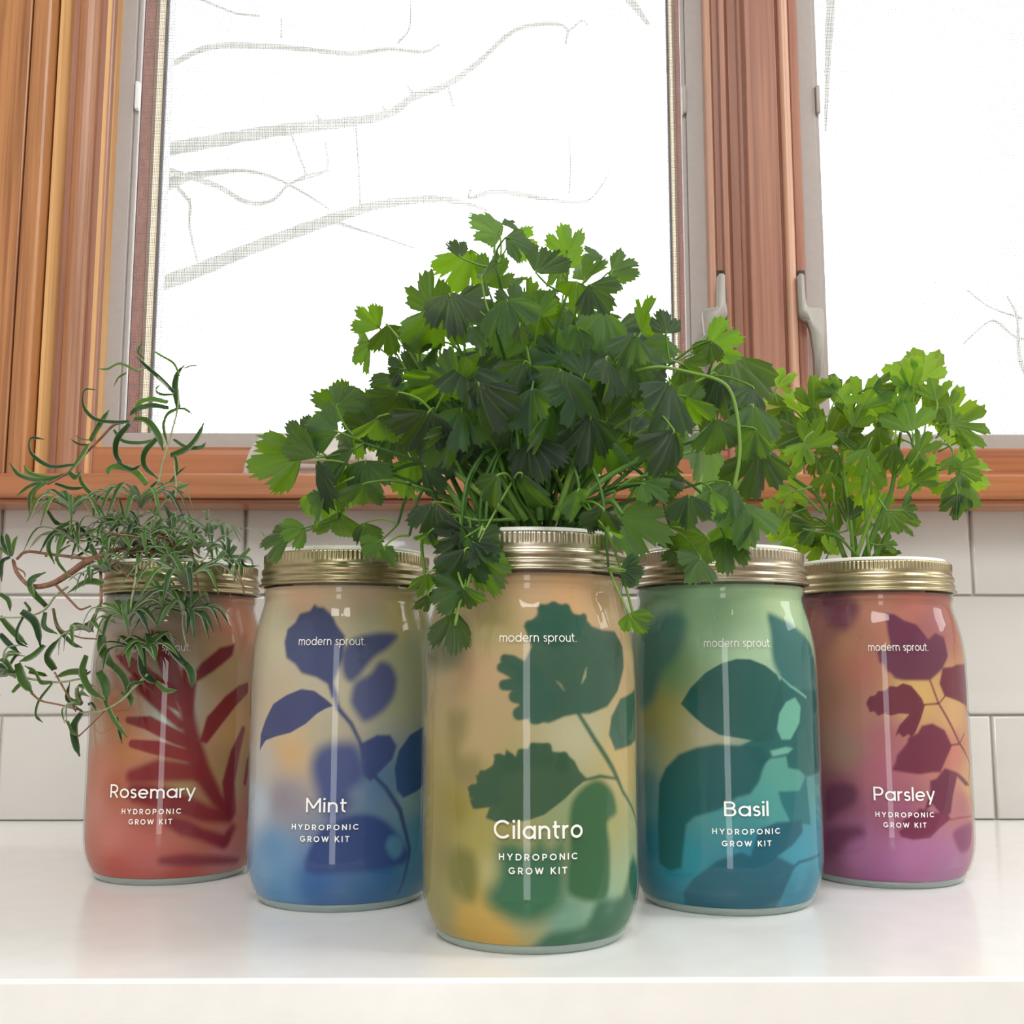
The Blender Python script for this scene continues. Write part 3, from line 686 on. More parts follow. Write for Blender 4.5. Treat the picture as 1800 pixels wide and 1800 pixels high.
ART['rosemary'] = dict(z=(2.77, 0, 950), base=[(600,300,130,135,128),(1000,300,155,135,125),(600,600,180,135,120),(560,850,185,115,75),(600,1000,190,122,75),(560,1200,180,98,70),(1150,400,195,130,105),(850,650,170,160,140),(820,830,170,180,170),(1080,600,180,152,110),(1180,900,195,152,100),(480,1100,195,125,100),(450,1300,200,130,115),(520,1450,200,122,110),(700,1500,190,102,95),(550,1600,190,88,75),(900,1620,180,78,70),(1150,1400,180,105,85),(1120,1150,165,135,90),(1000,1420,175,98,75),(1100,1500,190,118,125),(460,900,205,175,150),(480,600,195,180,170),(750,1380,180,92,80),(750,1250,165,75,60),(860,1190,165,140,90),(1010,1240,160,110,80)],
 shapes=[
 ('s',[(550,560),(600,548),(700,600),(800,680),(850,760),(880,840),(800,800),(720,720),(640,660)],5,(128,28,34)),
 ('s',[(720,430),(790,450),(860,560),(890,680),(890,830),(820,740),(780,640),(740,540)],6,(122,42,50)),
 ('s',[(1155,505),(1140,560),(1040,640),(960,690),(940,860),(900,860),(910,700),(980,600),(1080,520)],7,(118,30,48)),
 ('l',[(640,680,30),(740,770,40),(880,900,30)],7,(128,28,36)),
 ('l',[(900,640,30),(905,800,50),(930,950,60),(980,1120,70),(1060,1260,50),(1120,1330,40)],8,(122,26,36)),
 ('l',[(620,875,24),(720,890,50),(860,960,50),(940,1000,30)],4,(128,26,34)),
 ('l',[(640,990,30),(760,1010,50),(920,1050,40)],4,(132,26,32)),
 ('l',[(640,1150,50),(780,1120,80),(960,1130,60)],9,(128,26,32)),
 ('l',[(660,1230,70),(820,1260,80),(1000,1330,60),(1120,1350,40)],9,(128,32,40)),
 ('s',[(1215,690),(1215,740),(1150,810),(1080,900),(1010,990),(975,980),(1010,860),(1100,760),(1170,705)],5,(124,26,36)),
 ('l',[(1190,920,24),(1150,1040,50),(1120,1180,60),(1130,1320,50)],6,(124,26,44)),
 ('l',[(1240,980,20),(1215,1080,26),(1200,1180,20)],4,(124,26,44)),
 ('l',[(830,1370,40),(900,1400,60),(980,1430,40),(1100,1470,50),(1140,1400,30)],8,(126,34,46)),
 ('l',[(790,1565,30),(900,1560,44),(1050,1560,36),(1180,1560,20)],9,(128,34,48))])

def seg_dist(X, Y, ax, ay, bx, by):
    dx, dy = bx - ax, by - ay; L2 = dx * dx + dy * dy + 1e-9
    t = np.clip(((X - ax) * dx + (Y - ay) * dy) / L2, 0, 1)
    return np.hypot(X - ax - t * dx, Y - ay - t * dy), t
def lin(c): 
    c = np.asarray(c, float) / 255
    return np.where(c <= .04045, c / 12.92, ((c + .055) / 1.055) ** 2.4)
def paint(jar, S, Z):
    A = ART[jar]; k, ox, oy = A['z']
    mmpx = (Vector((JARS[jar][0], JARS[jar][1], .08)) - CAM).length - JR; mmpx = mmpx / F_PX * 1000
    shp = S.shape; C = np.zeros(shp + (3,)); W = np.zeros(shp)
    pts = []
    for x, y, r, g, b in A['base']:
        s, z = surf(jar, ox + x / k, oy + y / k); pts.append((s, z, (r, g, b)))
        if s < -22: pts.append((-150 - s, z, (r, g, b)))      # the far side repeats the tones
        if s > 22: pts.append((150 - s, z, (r, g, b)))
    for s, z, c in pts:
        d2 = (S - s) ** 2 + (Z - z) ** 2 + 30
        w = 1 / d2 ** 1.6; W += w; C += w[..., None] * lin(c)
    C /= W[..., None]
    for kind, P, blur, col in A['shapes']:
        bw = max(.18, blur / k * mmpx * (2.3 if blur >= 8 else 1.5))
        Q = [surf(jar, ox + p[0] / k, oy + p[1] / k) for p in P]
        if kind == 's' and blur >= 8:      # soft shapes have rounded outlines
            QQ = []
            for i in range(len(Q)):
                a, b, c, d = (np.array(Q[(i + j) % len(Q)]) for j in (-1, 0, 1, 2))
                for t in (0, .34, .67): QQ.append(tuple(.5 * ((2 * b) + (c - a) * t + (2 * a - 5 * b + 4 * c - d) * t * t + (3 * b - a - 3 * c + d) * t ** 3)))
            Q = QQ
        if kind == 's':
            D = np.full(shp, 1e9); ins = np.zeros(shp, bool)
            for i in range(len(Q)):
                ax, ay = Q[i]; bx, by = Q[(i + 1) % len(Q)]
                d, _ = seg_dist(S, Z, ax, ay, bx, by); D = np.minimum(D, d)
                cond = ((ay > Z) != (by > Z))
                xin = (bx - ax) * (Z - ay) / ((by - ay) if abs(by - ay) > 1e-9 else 1e-9) + ax
                ins ^= cond & (S < xin)
            D = np.where(ins, -D, D)
        else:
            D = np.full(shp, 1e9)
            for i in range(len(Q) - 1):
                d, t = seg_dist(S, Z, *Q[i], *Q[i + 1])
                wdt = (P[i][2] + (P[i + 1][2] - P[i][2]) * t) / 2 / k * mmpx * (1.3 if jar == 'rosemary' else 1)
                D = np.minimum(D, d - wdt)
        m = np.clip(.5 - D / (2 * bw), 0, 1); m = m * m * (3 - 2 * m)
        C = C * (1 - .97 * m[..., None]) + .97 * m[..., None] * lin(col)
    return np.clip(C * 1.28 + .014, 0, 1)  # small lift puts the bright window's haze into the print colours

def film(jar, parent):
    jx, jy = JARS[jar]
    face = math.atan2(CAM.y - jy, CAM.x - jx)
    fa = np.radians(np.linspace(-96, 96, 250)); ba = np.radians(np.linspace(96, 264, 34)[1:-1])
    th = np.concatenate([fa, ba]); nth = len(th)
    zz = np.concatenate([[.0040, .0040], np.linspace(.0043, .1535, 270)])
    r = rprof(zz, .0009); r[0] = .030
    T, Zg = np.meshgrid(th, zz)
    Rg = np.repeat(r[:, None], nth, 1)
    X = Rg * np.cos(T + face); Y = Rg * np.sin(T + face)
    S = np.where(T > PI, T - 2 * PI, T) * JR * 1000
    colr = paint(jar, S, Zg * 1000)
    co = np.stack([X, Y, Zg], -1).reshape(-1, 3)
    nr = len(zz); i = np.arange((nr - 1) * nth); rr, cc = i // nth, i % nth; c2 = (cc + 1) % nth
    q = np.stack([rr * nth + cc, rr * nth + c2, (rr + 1) * nth + c2, (rr + 1) * nth + cc], 1)
    me = bpy.data.meshes.new('printed_film')
    me.vertices.add(len(co)); me.vertices.foreach_set('co', co.ravel())
    me.loops.add(len(q) * 4); me.loops.foreach_set('vertex_index', q.ravel())
    me.polygons.add(len(q)); me.polygons.foreach_set('loop_start', np.arange(len(q)) * 4)
    me.polygons.foreach_set('loop_total', np.full(len(q), 4)); me.polygons.foreach_set('use_smooth', np.ones(len(q), bool))
    me.update(calc_edges=True)
    at_ = me.color_attributes.new('print', 'FLOAT_COLOR', 'POINT')
    at_.data.foreach_set('color', np.concatenate([colr.reshape(-1, 3), np.ones((len(co), 1))], 1).ravel())
    me.materials.append(M['film'])
    return link(bpy.data.objects.new('printed_film', me), parent)

# geometric stroke letters: (advance, [strokes]); cap height 1, x-height .72
def arc(cx, cy, rx, ry, a0, a1, n=14):
    return [(cx + rx * math.cos(math.radians(a0 + (a1 - a0) * k / n)), cy + ry * math.sin(math.radians(a0 + (a1 - a0) * k / n))) for k in range(n + 1)]
def glyph(ch, w):
    h = w / 2; X = .72; R_ = (X - w) / 2; c = X / 2; t = 1 - h
    circ = lambda cx, r=R_, ry=R_, cy=c: arc(cx, cy, r, ry, 0, 360, 26)
    rb = .25
    g = {
     'a': (2*R_+w, [circ(h+R_), [(h+2*R_, 0), (h+2*R_, X)]]),
     'd': (2*R_+w, [circ(h+R_), [(h+2*R_, 0), (h+2*R_, 1.02)]]),
     'p': (2*R_+w, [circ(h+R_), [(h, X), (h, -.28)]]),
     'o': (2*R_+w, [circ(h+R_)]),
     'e': (2*R_+w, [[(h, c), (h+2*R_, c)], arc(h+R_, c, R_, R_, 0, 318)]),
     'i': (w, [[(h, 0), (h, X)], 'dot']), 'l': (w, [[(h, 0), (h, 1.02)]]),
     'n': (2*rb+w, [[(h, 0), (h, X)], [(h, X-h-rb)] + arc(h+rb, X-h-rb, rb, rb, 180, 0) + [(h+2*rb, 0)]]),
     'u': (2*rb+w, [[(h+2*rb, 0), (h+2*rb, X)], [(h, X)] + arc(h+rb, h+rb, rb, rb, 180, 360)]),
     'm': (4*.21+w, [[(h, 0), (h, X)], arc(h+.21, X-h-.21, .21, .21, 180, 0) + [(h+.42, 0)], arc(h+.63, X-h-.21, .21, .21, 180, 0) + [(h+.84, 0)]]),
     'r': (.34, [[(h, 0), (h, X)], arc(h+.24, X-h-.24, .24, .24, 180, 80)]),
     's': (.42, [arc(.21, X-h-.145, .155, .145, 25, 270) [:], arc(.21, h+.155, .165, .155, 90, -155)]),
     't': (.40, [[(.15, .95), (.15, h+.17)] + arc(.32, h+.17, .17, .17, 180, 275), [(0, X-h), (.40, X-h)]]),
     'y': (.62, [[(.03, X), (.31, .0)], [(.59, X), (.20, -.28)]]),
     '.': (w, ['pt']), ' ': (.30, []),
     'C': (.92, [arc(h+.44, .5, .46-h*.3, .5-h, 42, 318, 24)]), 'O': (1.0, [arc(.5, .5, .5-h, .5-h, 0, 360, 30)]),
     'G': (1.0, [arc(.5, .5, .5-h, .5-h, 42, 350, 24), [(.98-h, .45), (.55, .45)]]),
     'M': (.98, [[(h, 0), (h, 1)], [(h, 1-h*.6), (.49, .28)], [(.49, .28), (.98-h, 1-h*.6)], [(.98-h, 0), (.98-h, 1)]]),
     'N': (.80, [[(h, 0), (h, 1)], [(h, 1-h*.6), (.80-h, h*.6)], [(.80-h, 0), (.80-h, 1)]]),
     'B': (.68, [[(h, 0), (h, 1)], [(h, t), (.36, t)] + arc(.36, (t+.53)/2, .22, (t-.53)/2, 90, -90) + [(h, .53)], [(h, .53), (.38, .53)] + arc(.38, (.53+h)/2, .25, (.53-h)/2, 90, -90) + [(h, h)]]),
     'P': (.66, [[(h, 0), (h, 1)], [(h, t), (.36, t)] + arc(.36, (t+.42)/2, .25, (t-.42)/2, 90, -90) + [(h, .42)]]),
     'R': (.70, [[(h, 0), (h, 1)], [(h, t), (.36, t)] + arc(.36, (t+.42)/2, .25, (t-.42)/2, 90, -90) + [(h, .42)], [(.36, .42), (.64, 0)]]),
     'D': (.82, [[(h, 0), (h, 1)], [(h, t), (.36, t)] + arc(.36, .5, .42-h*.3, .5-h, 90, -90) + [(h, h)]]),
     'H': (.78, [[(h, 0), (h, 1)], [(.78-h, 0), (.78-h, 1)], [(h, .5), (.78-h, .5)]]),
     'I': (w, [[(h, 0), (h, 1)]]), 'Y': (.84, [[(.06, 1), (.42, .42)], [(.78, 1), (.42, .42)], [(.42, .46), (.42, 0)]]),
     'W': (1.2, [[(.05, 1), (.33, .05)], [(.33, .05), (.6, .92)], [(.6, .92), (.87, .05)], [(.87, .05), (1.15, 1)]]),
     'K': (.78, [[(h, 0), (h, 1)], [(.70, 1), (h, .42)], [(.28, .55), (.74, 0)]]),
     'T': (.76, [[(0, t), (.76, t)], [(.38, 0), (.38, t)]]),
    }
    return g[ch]
def letters(jar, parent, text, xa, xb, ytop, ybase, w, track):
    """one printed line: runs from pixel xa to xb, cap top at ytop and baseline at ybase, bent round the jar wall"""
    jx, jy = JARS[jar]; face = math.atan2(CAM.y - jy, CAM.x - jx)
    sa, zb_ = surf(jar, xa, ybase); sb, _ = surf(jar, xb, ybase)
    _, zt = surf(jar, (xa + xb) / 2, ytop); _, zb_ = surf(jar, (xa + xb) / 2, ybase)
    H = zt - zb_
    adv = [glyph(c, w)[0] for c in text]; tot = sum(adv) + track * (len(text) - 1)
    kx = (sb - sa) / tot
    bm = bmesh.new()
    def put(x, y):
        s = sa + x * kx; z = (zb_ + y * H) / 1000; th = s / 1000 / JR + face; r = float(rprof(z)) + .00012
        return bm.verts.new((r * math.cos(th), r * math.sin(th), z))
    def stroke(P):
        Q = [P[0]]
        for a, b in zip(P, P[1:]):
            n = max(1, int(math.hypot(b[0] - a[0], b[1] - a[1]) / .25))
            Q += [(a[0] + (b[0] - a[0]) * k / n, a[1] + (b[1] - a[1]) * k / n) for k in range(1, n + 1)]
        closed = math.hypot(Q[0][0] - Q[-1][0], Q[0][1] - Q[-1][1]) < 1e-4
        Lv = []
        for i, p in enumerate(Q):
            a = Q[i - 1] if i else (Q[-2] if closed else Q[0]); b = Q[i + 1] if i < len(Q) - 1 else (Q[1] if closed else Q[-1])
            dx, dy = b[0] - a[0], b[1] - a[1]; l = math.hypot(dx, dy) or 1
            nx, ny = -dy / l * w / 2, dx / l * w / 2
            Lv.append((put(p[0] + nx, p[1] + ny), put(p[0] - nx, p[1] - ny)))
        for (a, b), (c, d) in zip(Lv, Lv[1:]): bm.faces.new((a, b, d, c))
    def disc(cx, cy, r):
        c = put(cx, cy); R_ = [put(cx + r * math.cos(2 * PI * k / 14), cy + r * math.sin(2 * PI * k / 14)) for k in range(14)]
        for k in range(14): bm.faces.new((c, R_[k], R_[(k + 1) % 14]))
    x = 0
    for ch, ad in zip(text, adv):
        for st in glyph(ch, w)[1]:
            if st == 'dot': disc(x + w / 2, .94, w * .62)
            elif st == 'pt': disc(x + w / 2, w * .5, w * .55)
            else: stroke([(x + p[0], p[1]) for p in st])
        x += ad + track
    bmesh.ops.recalc_face_normals(bm, faces=bm.faces)
    return finish('lettering', bm, M['ink'], parent)

def jar_builder(jar, label, gold, texts, plant):
    jx, jy = JARS[jar]
    root = tag(empty('glass_jar', (jx, jy, 0)), label, 'jar', 'printed glass herb jars on the countertop')
    # clear outer wall
    bm = bmesh.new(); zz = np.concatenate([np.linspace(.004, .03, 12), [.06, .1], np.linspace(.112, .162, 34)])
    lathe(bm, [(z, float(rprof(z))) for z in zz], 128)
    finish('glass_wall', bm, M['glass'], root, True)
    # thick glass foot with a ring of tiny stipples
    bm = bmesh.new()
    def rf(r, z, a, k): return r + (.00022 if (k % 2 and .0002 < z < .0015) else 0)
    lathe(bm, [(z, r - .00015) for z, r in OUT[:4]] + [(.0038, .0416), (.0038, .034), (.0032, .020), (.0030, .0005)], 160, rfun=rf)
    lathe(bm, [(.0, .0372), (.0012, .034), (.0014, .020), (.0015, .0005)], 160)
    bmesh.ops.remove_doubles(bm, verts=bm.verts, dist=1e-6); bmesh.ops.recalc_face_normals(bm, faces=bm.faces)
    finish('glass_foot', bm, M['base_glass'], root, True)
    film(jar, root)
    # inner reservoir seen as a darker body through the film
    bm = bmesh.new()
    lathe(bm, [(.0215, .0005), (.0215, .020), (.0225, .028), (.0255, .0335), (.031, .0362), (.040, .0370), (.120, .0370), (.135, .0372), (.150, .0385)], 64)
    finish('inner_reservoir', bm, M['reservoir'], root, True)
    # screw band
    g = M['silver_gold'] if gold == 0 else M['gold']
    prof = [(.1545, .0432), (.1545, .0450), (.1548, .0456), (.1553, .0457), (.1558, .0450), (.1564, .0443), (.1572, .0446), (.1580, .0450), (.1588, .0446),
            (.1594, .0439), (.1600, .0438), (.1606, .0443), (.1616, .0446), (.1626, .0445), (.1634, .0438), (.1640, .0434), (.1652, .0433), (.1660, .0433)]
    kn = [(.1662, .0434), (.1668, .0435), (.1696, .0435), (.1703, .0434)]
    end = [(.1708, .0430), (.1711, .0423), (.1711, .0405), (.1705, .0402)]
    bm = bmesh.new()
    def kf(r, z, a, k):
        if z > .171 or z < .1662: return r + (.00015 * math.sin(a + jx * 50) if .156 < z < .164 else 0)
        ph = k % 4
        return r - (.00042 if ph in (0,) else .00025 if ph in (1, 3) else 0) * (1 if .1664 < z < .1705 else .3)
    lathe(bm, [(z, r * .982) for z, r in prof + kn + end], 480, rfun=kf)
    finish('screw_band', bm, g, root, True)
    # white planter rim and cup under the band
    bm = bmesh.new()
    lathe(bm, [(.1706, .0399), (.1722, .0398), (.1729, .0394), (.1731, .0386), (.1728, .0375), (.1715, .0335), (.1690, .0300), (.1600, .0290), (.1480, .0250), (.1478, .0005)], 96)
    finish('planter_rim', bm, M['insert'], root, True)
    bm = bmesh.new(); zt_ = .166
    lathe(bm, [(zt_ - .006, .0288), (zt_, .0284), (zt_ + .0012, .020), (zt_ + .002, .010), (zt_ + .0022, .0004)], 48, rfun=lambda r, z, a, k: r * (1 - .02 * ((k * 7) % 5)) if r < .028 else r)
    finish('growing_medium', bm, M['soil'], root, True)
    for t in texts: letters(jar, root, *t)
    return root
LINE = 'HYDROPONIC'; L2_ = 'GROW KIT'; BR_ = 'modern sprout.'
jar_builder('cilantro', 'amber and dark green glass jar lettered Cilantro, nearest of the five jars', 0,
    [('Cilantro', 868, 1024, 1442, 1475, .135, .14), (LINE, 877, 1015, 1501, 1512.6, .175, .42), (L2_, 894, 997, 1525, 1537, .175, .38), (BR_, 877, 1015, 1112, 1128, .10, .135)], True)
jar_builder('mint', 'cream to blue glass jar lettered Mint with violet blue leaf print', 1,
    [('Mint', 538, 609, 1403, 1428, .125, .16), (LINE, 513, 630, 1449.5, 1459.3, .175, .42), (L2_, 527.5, 614, 1470, 1480.2, .175, .38), (BR_, 523.6, 643, 1119, 1134, .10, .135)], False)
jar_builder('basil', 'pale green to teal glass jar lettered Basil with dark teal leaf print', 0,
    [('Basil', 1273, 1351, 1409, 1435, .125, .13), (LINE, 1252, 1371, 1457, 1467, .175, .42), (L2_, 1269, 1356, 1478, 1488, .175, .38), (BR_, 1237, 1357, 1122, 1137, .10, .135)], False)
jar_builder('parsley', 'pink to purple glass jar lettered Parsley with maroon leaf print', 1,
    [('Parsley', 1536, 1643, 1384, 1408, .125, .12), (LINE, 1539, 1641.6, 1428, 1437, .175, .42), (L2_, 1553, 1628.6, 1446, 1455, .175, .38), (BR_, 1526, 1633, 1130, 1144, .10, .135)], True)
jar_builder('rosemary', 'coral and dark red glass jar lettered Rosemary, farthest left of the jars', 1,
    [('Rosemary', 194, 343, 1380, 1403.5, .125, .12), (LINE, 214, 318, 1422, 1431.4, .175, .42), (L2_, 226, 302.5, 1440, 1449.4, .175, .38), (BR_, 224, 335, 1130, 1144, .10, .135)], True)
# water drops on the mint band
jx, jy = JARS['mint']; fm = math.atan2(CAM.y - jy, CAM.x - jx)
bm = bmesh.new()
for px, py, rr in ((655, 990, .0016), (667, 991, .0010), (676, 990, .0012), (692, 987, .0012), (684, 997, .0007), (575, 1007, .0009), (610, 1012, .0010), (650, 1013, .0013), (630, 1014, .0014), (664, 1006, .0008), (697, 998, .0007)):
    s, z = surf('mint', px, py); th = s / 1000 / JR + fm
    c = Vector((jx + .0438 * math.cos(th), jy + .0438 * math.sin(th), z / 1000 + .0015))
    q = bmesh.ops.create_icosphere(bm, subdivisions=2, radius=rr)
    for v in q['verts']: v.co = Vector((v.co.x, v.co.y * .6, v.co.z * .85)) + c
tag(finish('water_drops', bm, M['water'], None, True), 'small water drops clinging to the gold band of the Mint jar', 'water', kind='stuff')

# ------------------------------------------------------------------ leaves and plants
def leaf_mesh(name, outline, m, cup=.12, fold=.10, wave=.05, lobes=(), seed=0, length=1.0):
    """outline: list of (angle deg from the axis, radius) seen from the base point; unit length leaf along +Y"""
    r_ = random.Random(seed)
    V = [(0, 0, 0)]; vein = [1.0]; F = []
    RINGS = (.34, .68, 1.0); n = len(outline)
    ph = r_.uniform(0, 6)
    for q in RINGS:
        for k, (a, r) in enumerate(outline):
            an = math.radians(a); x = math.sin(an) * r * q; y = math.cos(an) * r * q
            z = -cup * (x * x + y * y) + fold * abs(x) + wave * q * q * (math.sin(a * .09 + ph) + .7 * math.sin(a * .21 + 2 * ph))
            V.append((x * length, y * length, z * length))
            va = min([abs(a - l) for l in lobes] + [90])
            vein.append(max(0.0, 1 - va / (7 / max(q, .3))) * (1 - .75 * q))
    for k in range(n - 1): F.append((0, 1 + k + 1, 1 + k))
    for j in range(len(RINGS) - 1):
        o1, o2 = 1 + j * n, 1 + (j + 1) * n
        for k in range(n - 1): F.append((o1 + k, o1 + k + 1, o2 + k + 1, o2 + k))
    me = bpy.data.meshes.new(name); me.from_pydata(V, [], F)
    n1 = me.attributes.new('ang', 'FLOAT', 'POINT'); n1.data.foreach_set('value', [720.0] + [a + 720 for _ in RINGS for a, r in outline])
    n2 = me.attributes.new('rad', 'FLOAT', 'POINT'); n2.data.foreach_set('value', [0.0] + [q * r for q in RINGS for a, r in outline])
    for p in me.polygons: p.use_smooth = True
    me.materials.append(m); return me
def lobed(seed, spread, nl, depth, teeth, tooth, asym=0.0, peak=None):
    """fan leaf with nl lobes, each with small teeth"""
    r_ = random.Random(seed); out = []
    la = [(-spread + 2 * spread * (i + .5) / nl) for i in range(nl)]
    N_ = int(nl * teeth * 2) + 1
    for k in range(N_):
        u = k / (N_ - 1); a = -spread + 2 * spread * u
        env = (.62 + .38 * math.cos(math.radians(a) * .9))
        if peak: env = peak(a)
        li = u * nl; fr = li - math.floor(li) if u < 1 else 1.0
        lob = math.sin(PI * min(1, max(0, fr))) ** .45
        r = env * (1 - depth * (1 - lob)) 
        r *= 1 + (tooth if k % 2 else -tooth) * r_.uniform(.6, 1.3)
        a += r_.uniform(-.8, .8)
        out.append((a + asym * 6 * math.sin(u * PI), r * r_.uniform(.96, 1.04)))
    return [(-spread - 4, .12)] + out + [(spread + 4, .12)], la
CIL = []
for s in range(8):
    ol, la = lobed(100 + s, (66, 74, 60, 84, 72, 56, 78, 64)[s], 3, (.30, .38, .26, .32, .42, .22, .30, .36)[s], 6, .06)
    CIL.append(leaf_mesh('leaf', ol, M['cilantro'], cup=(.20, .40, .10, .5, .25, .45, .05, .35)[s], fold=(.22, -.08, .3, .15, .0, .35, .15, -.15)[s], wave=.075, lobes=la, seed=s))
PAR = []
for s in range(6):
    ol, la = lobed(200 + s, (62, 75, 55, 70, 66, 58)[s], 3, (.52, .45, .58, .5, .42, .55)[s], 4, .045)
    PAR.append(leaf_mesh('leaf', ol, M['parsley'], cup=(.1, .2, .05, .3, .15, .2)[s], fold=(.2, .05, .3, .15, .1, .25)[s], wave=.06, lobes=la, seed=20 + s))

def place_leaf(parent, me, base, tipdir, normal, size):
    y = tipdir.normalized(); z = (normal - y * normal.dot(y)); z = z.normalized() if z.length > 1e-5 else y.orthogonal().normalized()
    x = y.cross(z)
    o = bpy.data.objects.new('leaf', me)
    o.matrix_world = Matrix(((x.x * size, y.x * size, z.x * size, 0), (x.y * size, y.y * size, z.y * size, 0), (x.z * size, y.z * size, z.z * size, 0), (0, 0, 0, 1)))
    o.location = base - Vector(parent.location)
    return link(o, parent)
def stem_obj(parent, pts, r, m, n=6, name='stem', sub=5):
    bm = bmesh.new(); tube(bm, catmull(pts, sub), r, n)
    o = finish(name, bm, m, parent, True); o.location = -Vector(parent.location); return o

def scr(px, py, y, ang, size_px, jit, rg):
    """leaf whose centre is seen at px,py; ang = clockwise from up, direction of the tip"""
    c = at(px, py, y); sc = (c - CAM).length / F_PX
    a = math.radians(ang)
    d = (rt * math.sin(a) + up * math.cos(a)) + fw * rg.uniform(-jit, jit)
    d.normalize()
    size = size_px * sc
    base = c - d * size * .5
    nrm = -fw + rt * rg.uniform(-jit, jit) + up * (rg.uniform(-jit, jit) + .25)
    return base, d, nrm.normalized(), size

# ---- cilantro
cx, cy = JARS['cilantro']
cil = tag(empty('cilantro_plant', (cx, cy, .168)), 'big bushy green cilantro plant growing out of the nearest jar', 'plant')
z7 = [(1170,120,150,-40),(1330,220,120,100),(1270,120,90,80),(1000,240,100,-30),(1040,360,200,200),(1150,330,120,20),(1200,360,140,40),(870,450,180,-10),(1000,540,180,160),(890,650,220,185),(1170,560,140,180),
 (575,580,130,-50),(690,690,150,165),(530,740,150,245),(820,700,100,0),(1110,690,140,150),(830,830,140,200),(700,840,100,260),(800,800,110,20),(400,1000,180,-60),(340,1110,170,-75),(470,960,130,40),(560,1040,170,190),(700,930,140,240),(680,1010,150,215),(860,960,190,180),
 (150,1280,220,240),(260,1190,160,-40),(220,1130,130,-50),(400,1260,230,250),(310,1390,210,190),(390,1490,180,160),(560,1360,160,180),(540,1450,150,200),(430,1610,190,185),(330,1500,150,210),(120,1640,150,265),(210,1620,110,250),(550,1640,120,185),(590,1700,100,230),(660,1740,90,175),(880,1570,170,190),(860,1660,90,200),
 (760,1350,180,200),(880,1350,150,150),(790,1430,70,140),(1000,1680,150,235),(1090,1720,150,190),(1130,1690,160,175),(1060,1650,120,150),(950,1200,190,190),(1060,900,230,170),(1210,830,210,190),(1250,570,200,180),(1300,480,130,10),(1290,400,110,60),(1200,1180,210,200),(1340,1230,200,165),(1290,1450,210,180),(1180,1420,170,200),(1100,800,160,10),
 (960,1010,220,200),(1130,1010,220,170),(820,1130,210,210),(700,1190,170,200),(1280,1000,220,180),(620,1140,170,190),(520,1180,150,170),(440,1400,180,190),(1030,1120,200,180),(640,1250,150,200),(980,820,170,340),(1020,620,130,20),(930,560,150,350),(1230,700,170,10),(900,760,130,200),(620,1060,160,240)]
z8 = [(40,130,130,110),(260,120,120,-10),(300,190,110,20),(410,170,90,-30),(550,240,130,60),(520,290,100,100),(160,210,170,30),(350,240,140,0),(240,300,120,170),(300,400,150,190),(430,400,150,140),(90,470,190,180),(160,420,130,20),(40,570,90,180),(250,560,220,190),(330,600,110,170),(450,560,190,180),(390,480,120,60),
 (650,480,170,10),(750,510,110,0),(610,600,130,60),(700,650,150,100),(570,650,150,200),(920,610,150,235),(1035,610,150,75),(950,660,100,200),(300,780,260,185),(190,870,240,200),(480,790,200,170),(540,930,250,190),(730,930,250,200),(840,860,130,20),(1120,830,270,165),(1190,900,150,170),(870,750,120,120),(960,900,220,200),(860,960,180,160),
 (1180,1010,190,180),(930,1230,340,180),(760,1150,210,195),(1190,1270,230,185),(1220,1180,150,160),(1130,1500,220,185),(1190,1560,160,170),(1060,1570,160,190),(1040,1370,160,200),(960,1400,130,190),(850,1610,230,245),(800,1640,130,230),(1040,1640,150,185),(890,1720,150,210),(640,1480,230,95),(430,1490,140,190),(470,1540,110,140),(585,1730,100,90),
 (110,1170,200,165),(220,1060,220,180),(40,1350,210,185),(300,1400,150,200),(380,1480,90,190),(860,1440,150,180),(740,1330,150,150),(560,1100,230,190),(640,1220,220,180),(380,1100,230,180),(430,950,220,175),(620,760,180,150),(700,800,170,140),(780,1050,220,170),(1000,1080,180,170),(80,940,220,190),(120,720,190,10),(30,800,180,200),(330,900,220,180),(500,680,160,40),(380,700,170,20),(690,1330,140,120),(620,1330,120,220),(1240,1100,140,160),(1150,1120,160,200)]
extra = [(800,958,62,232),(835,975,60,200),(852,965,60,120),(852,1008,64,175),(812,1000,66,190),(784,1040,55,262),(826,1050,50,150),(802,1108,62,165),(747,1030,40,190),(757,1060,36,170),(1112,1004,38,100),(1117,1098,40,150),(905,700,90,190),(980,760,100,170),(1040,800,90,190),(850,780,90,200),(760,690,80,230),(770,760,90,200)]
leaves = [(440 + x / 2.77, 350 + y / 2.77, s / 2.77, a) for x, y, s, a in z7] + [(900 + x / 2.77, 380 + y / 2.77, s / 2.77, a) for x, y, s, a in z8] + extra
rg = random.Random(5)
nodes = []; LF = []
for i, (x, y, s, a) in enumerate(leaves):
    ex = (x - 932) / 430; ey = (760 - y) / 400
    rr = min(1, math.hypot(ex, ey)); depth = .07 * math.sqrt(max(0, 1 - rr * rr))
    front = i % 3 != 1
    yy = cy - depth * rg.uniform(.4, 1.0) if front else cy + depth * rg.uniform(-.2, 1.0)
    if y > 905 and 745 < x < 1120: yy = cy - .053 - rg.uniform(0, .008)
    elif y > 940: yy = cy + rg.uniform(-.03, .01) if x < 745 else cy - rg.uniform(.0, .04)
    LF.append((x, y, yy, s * 1.12, a))
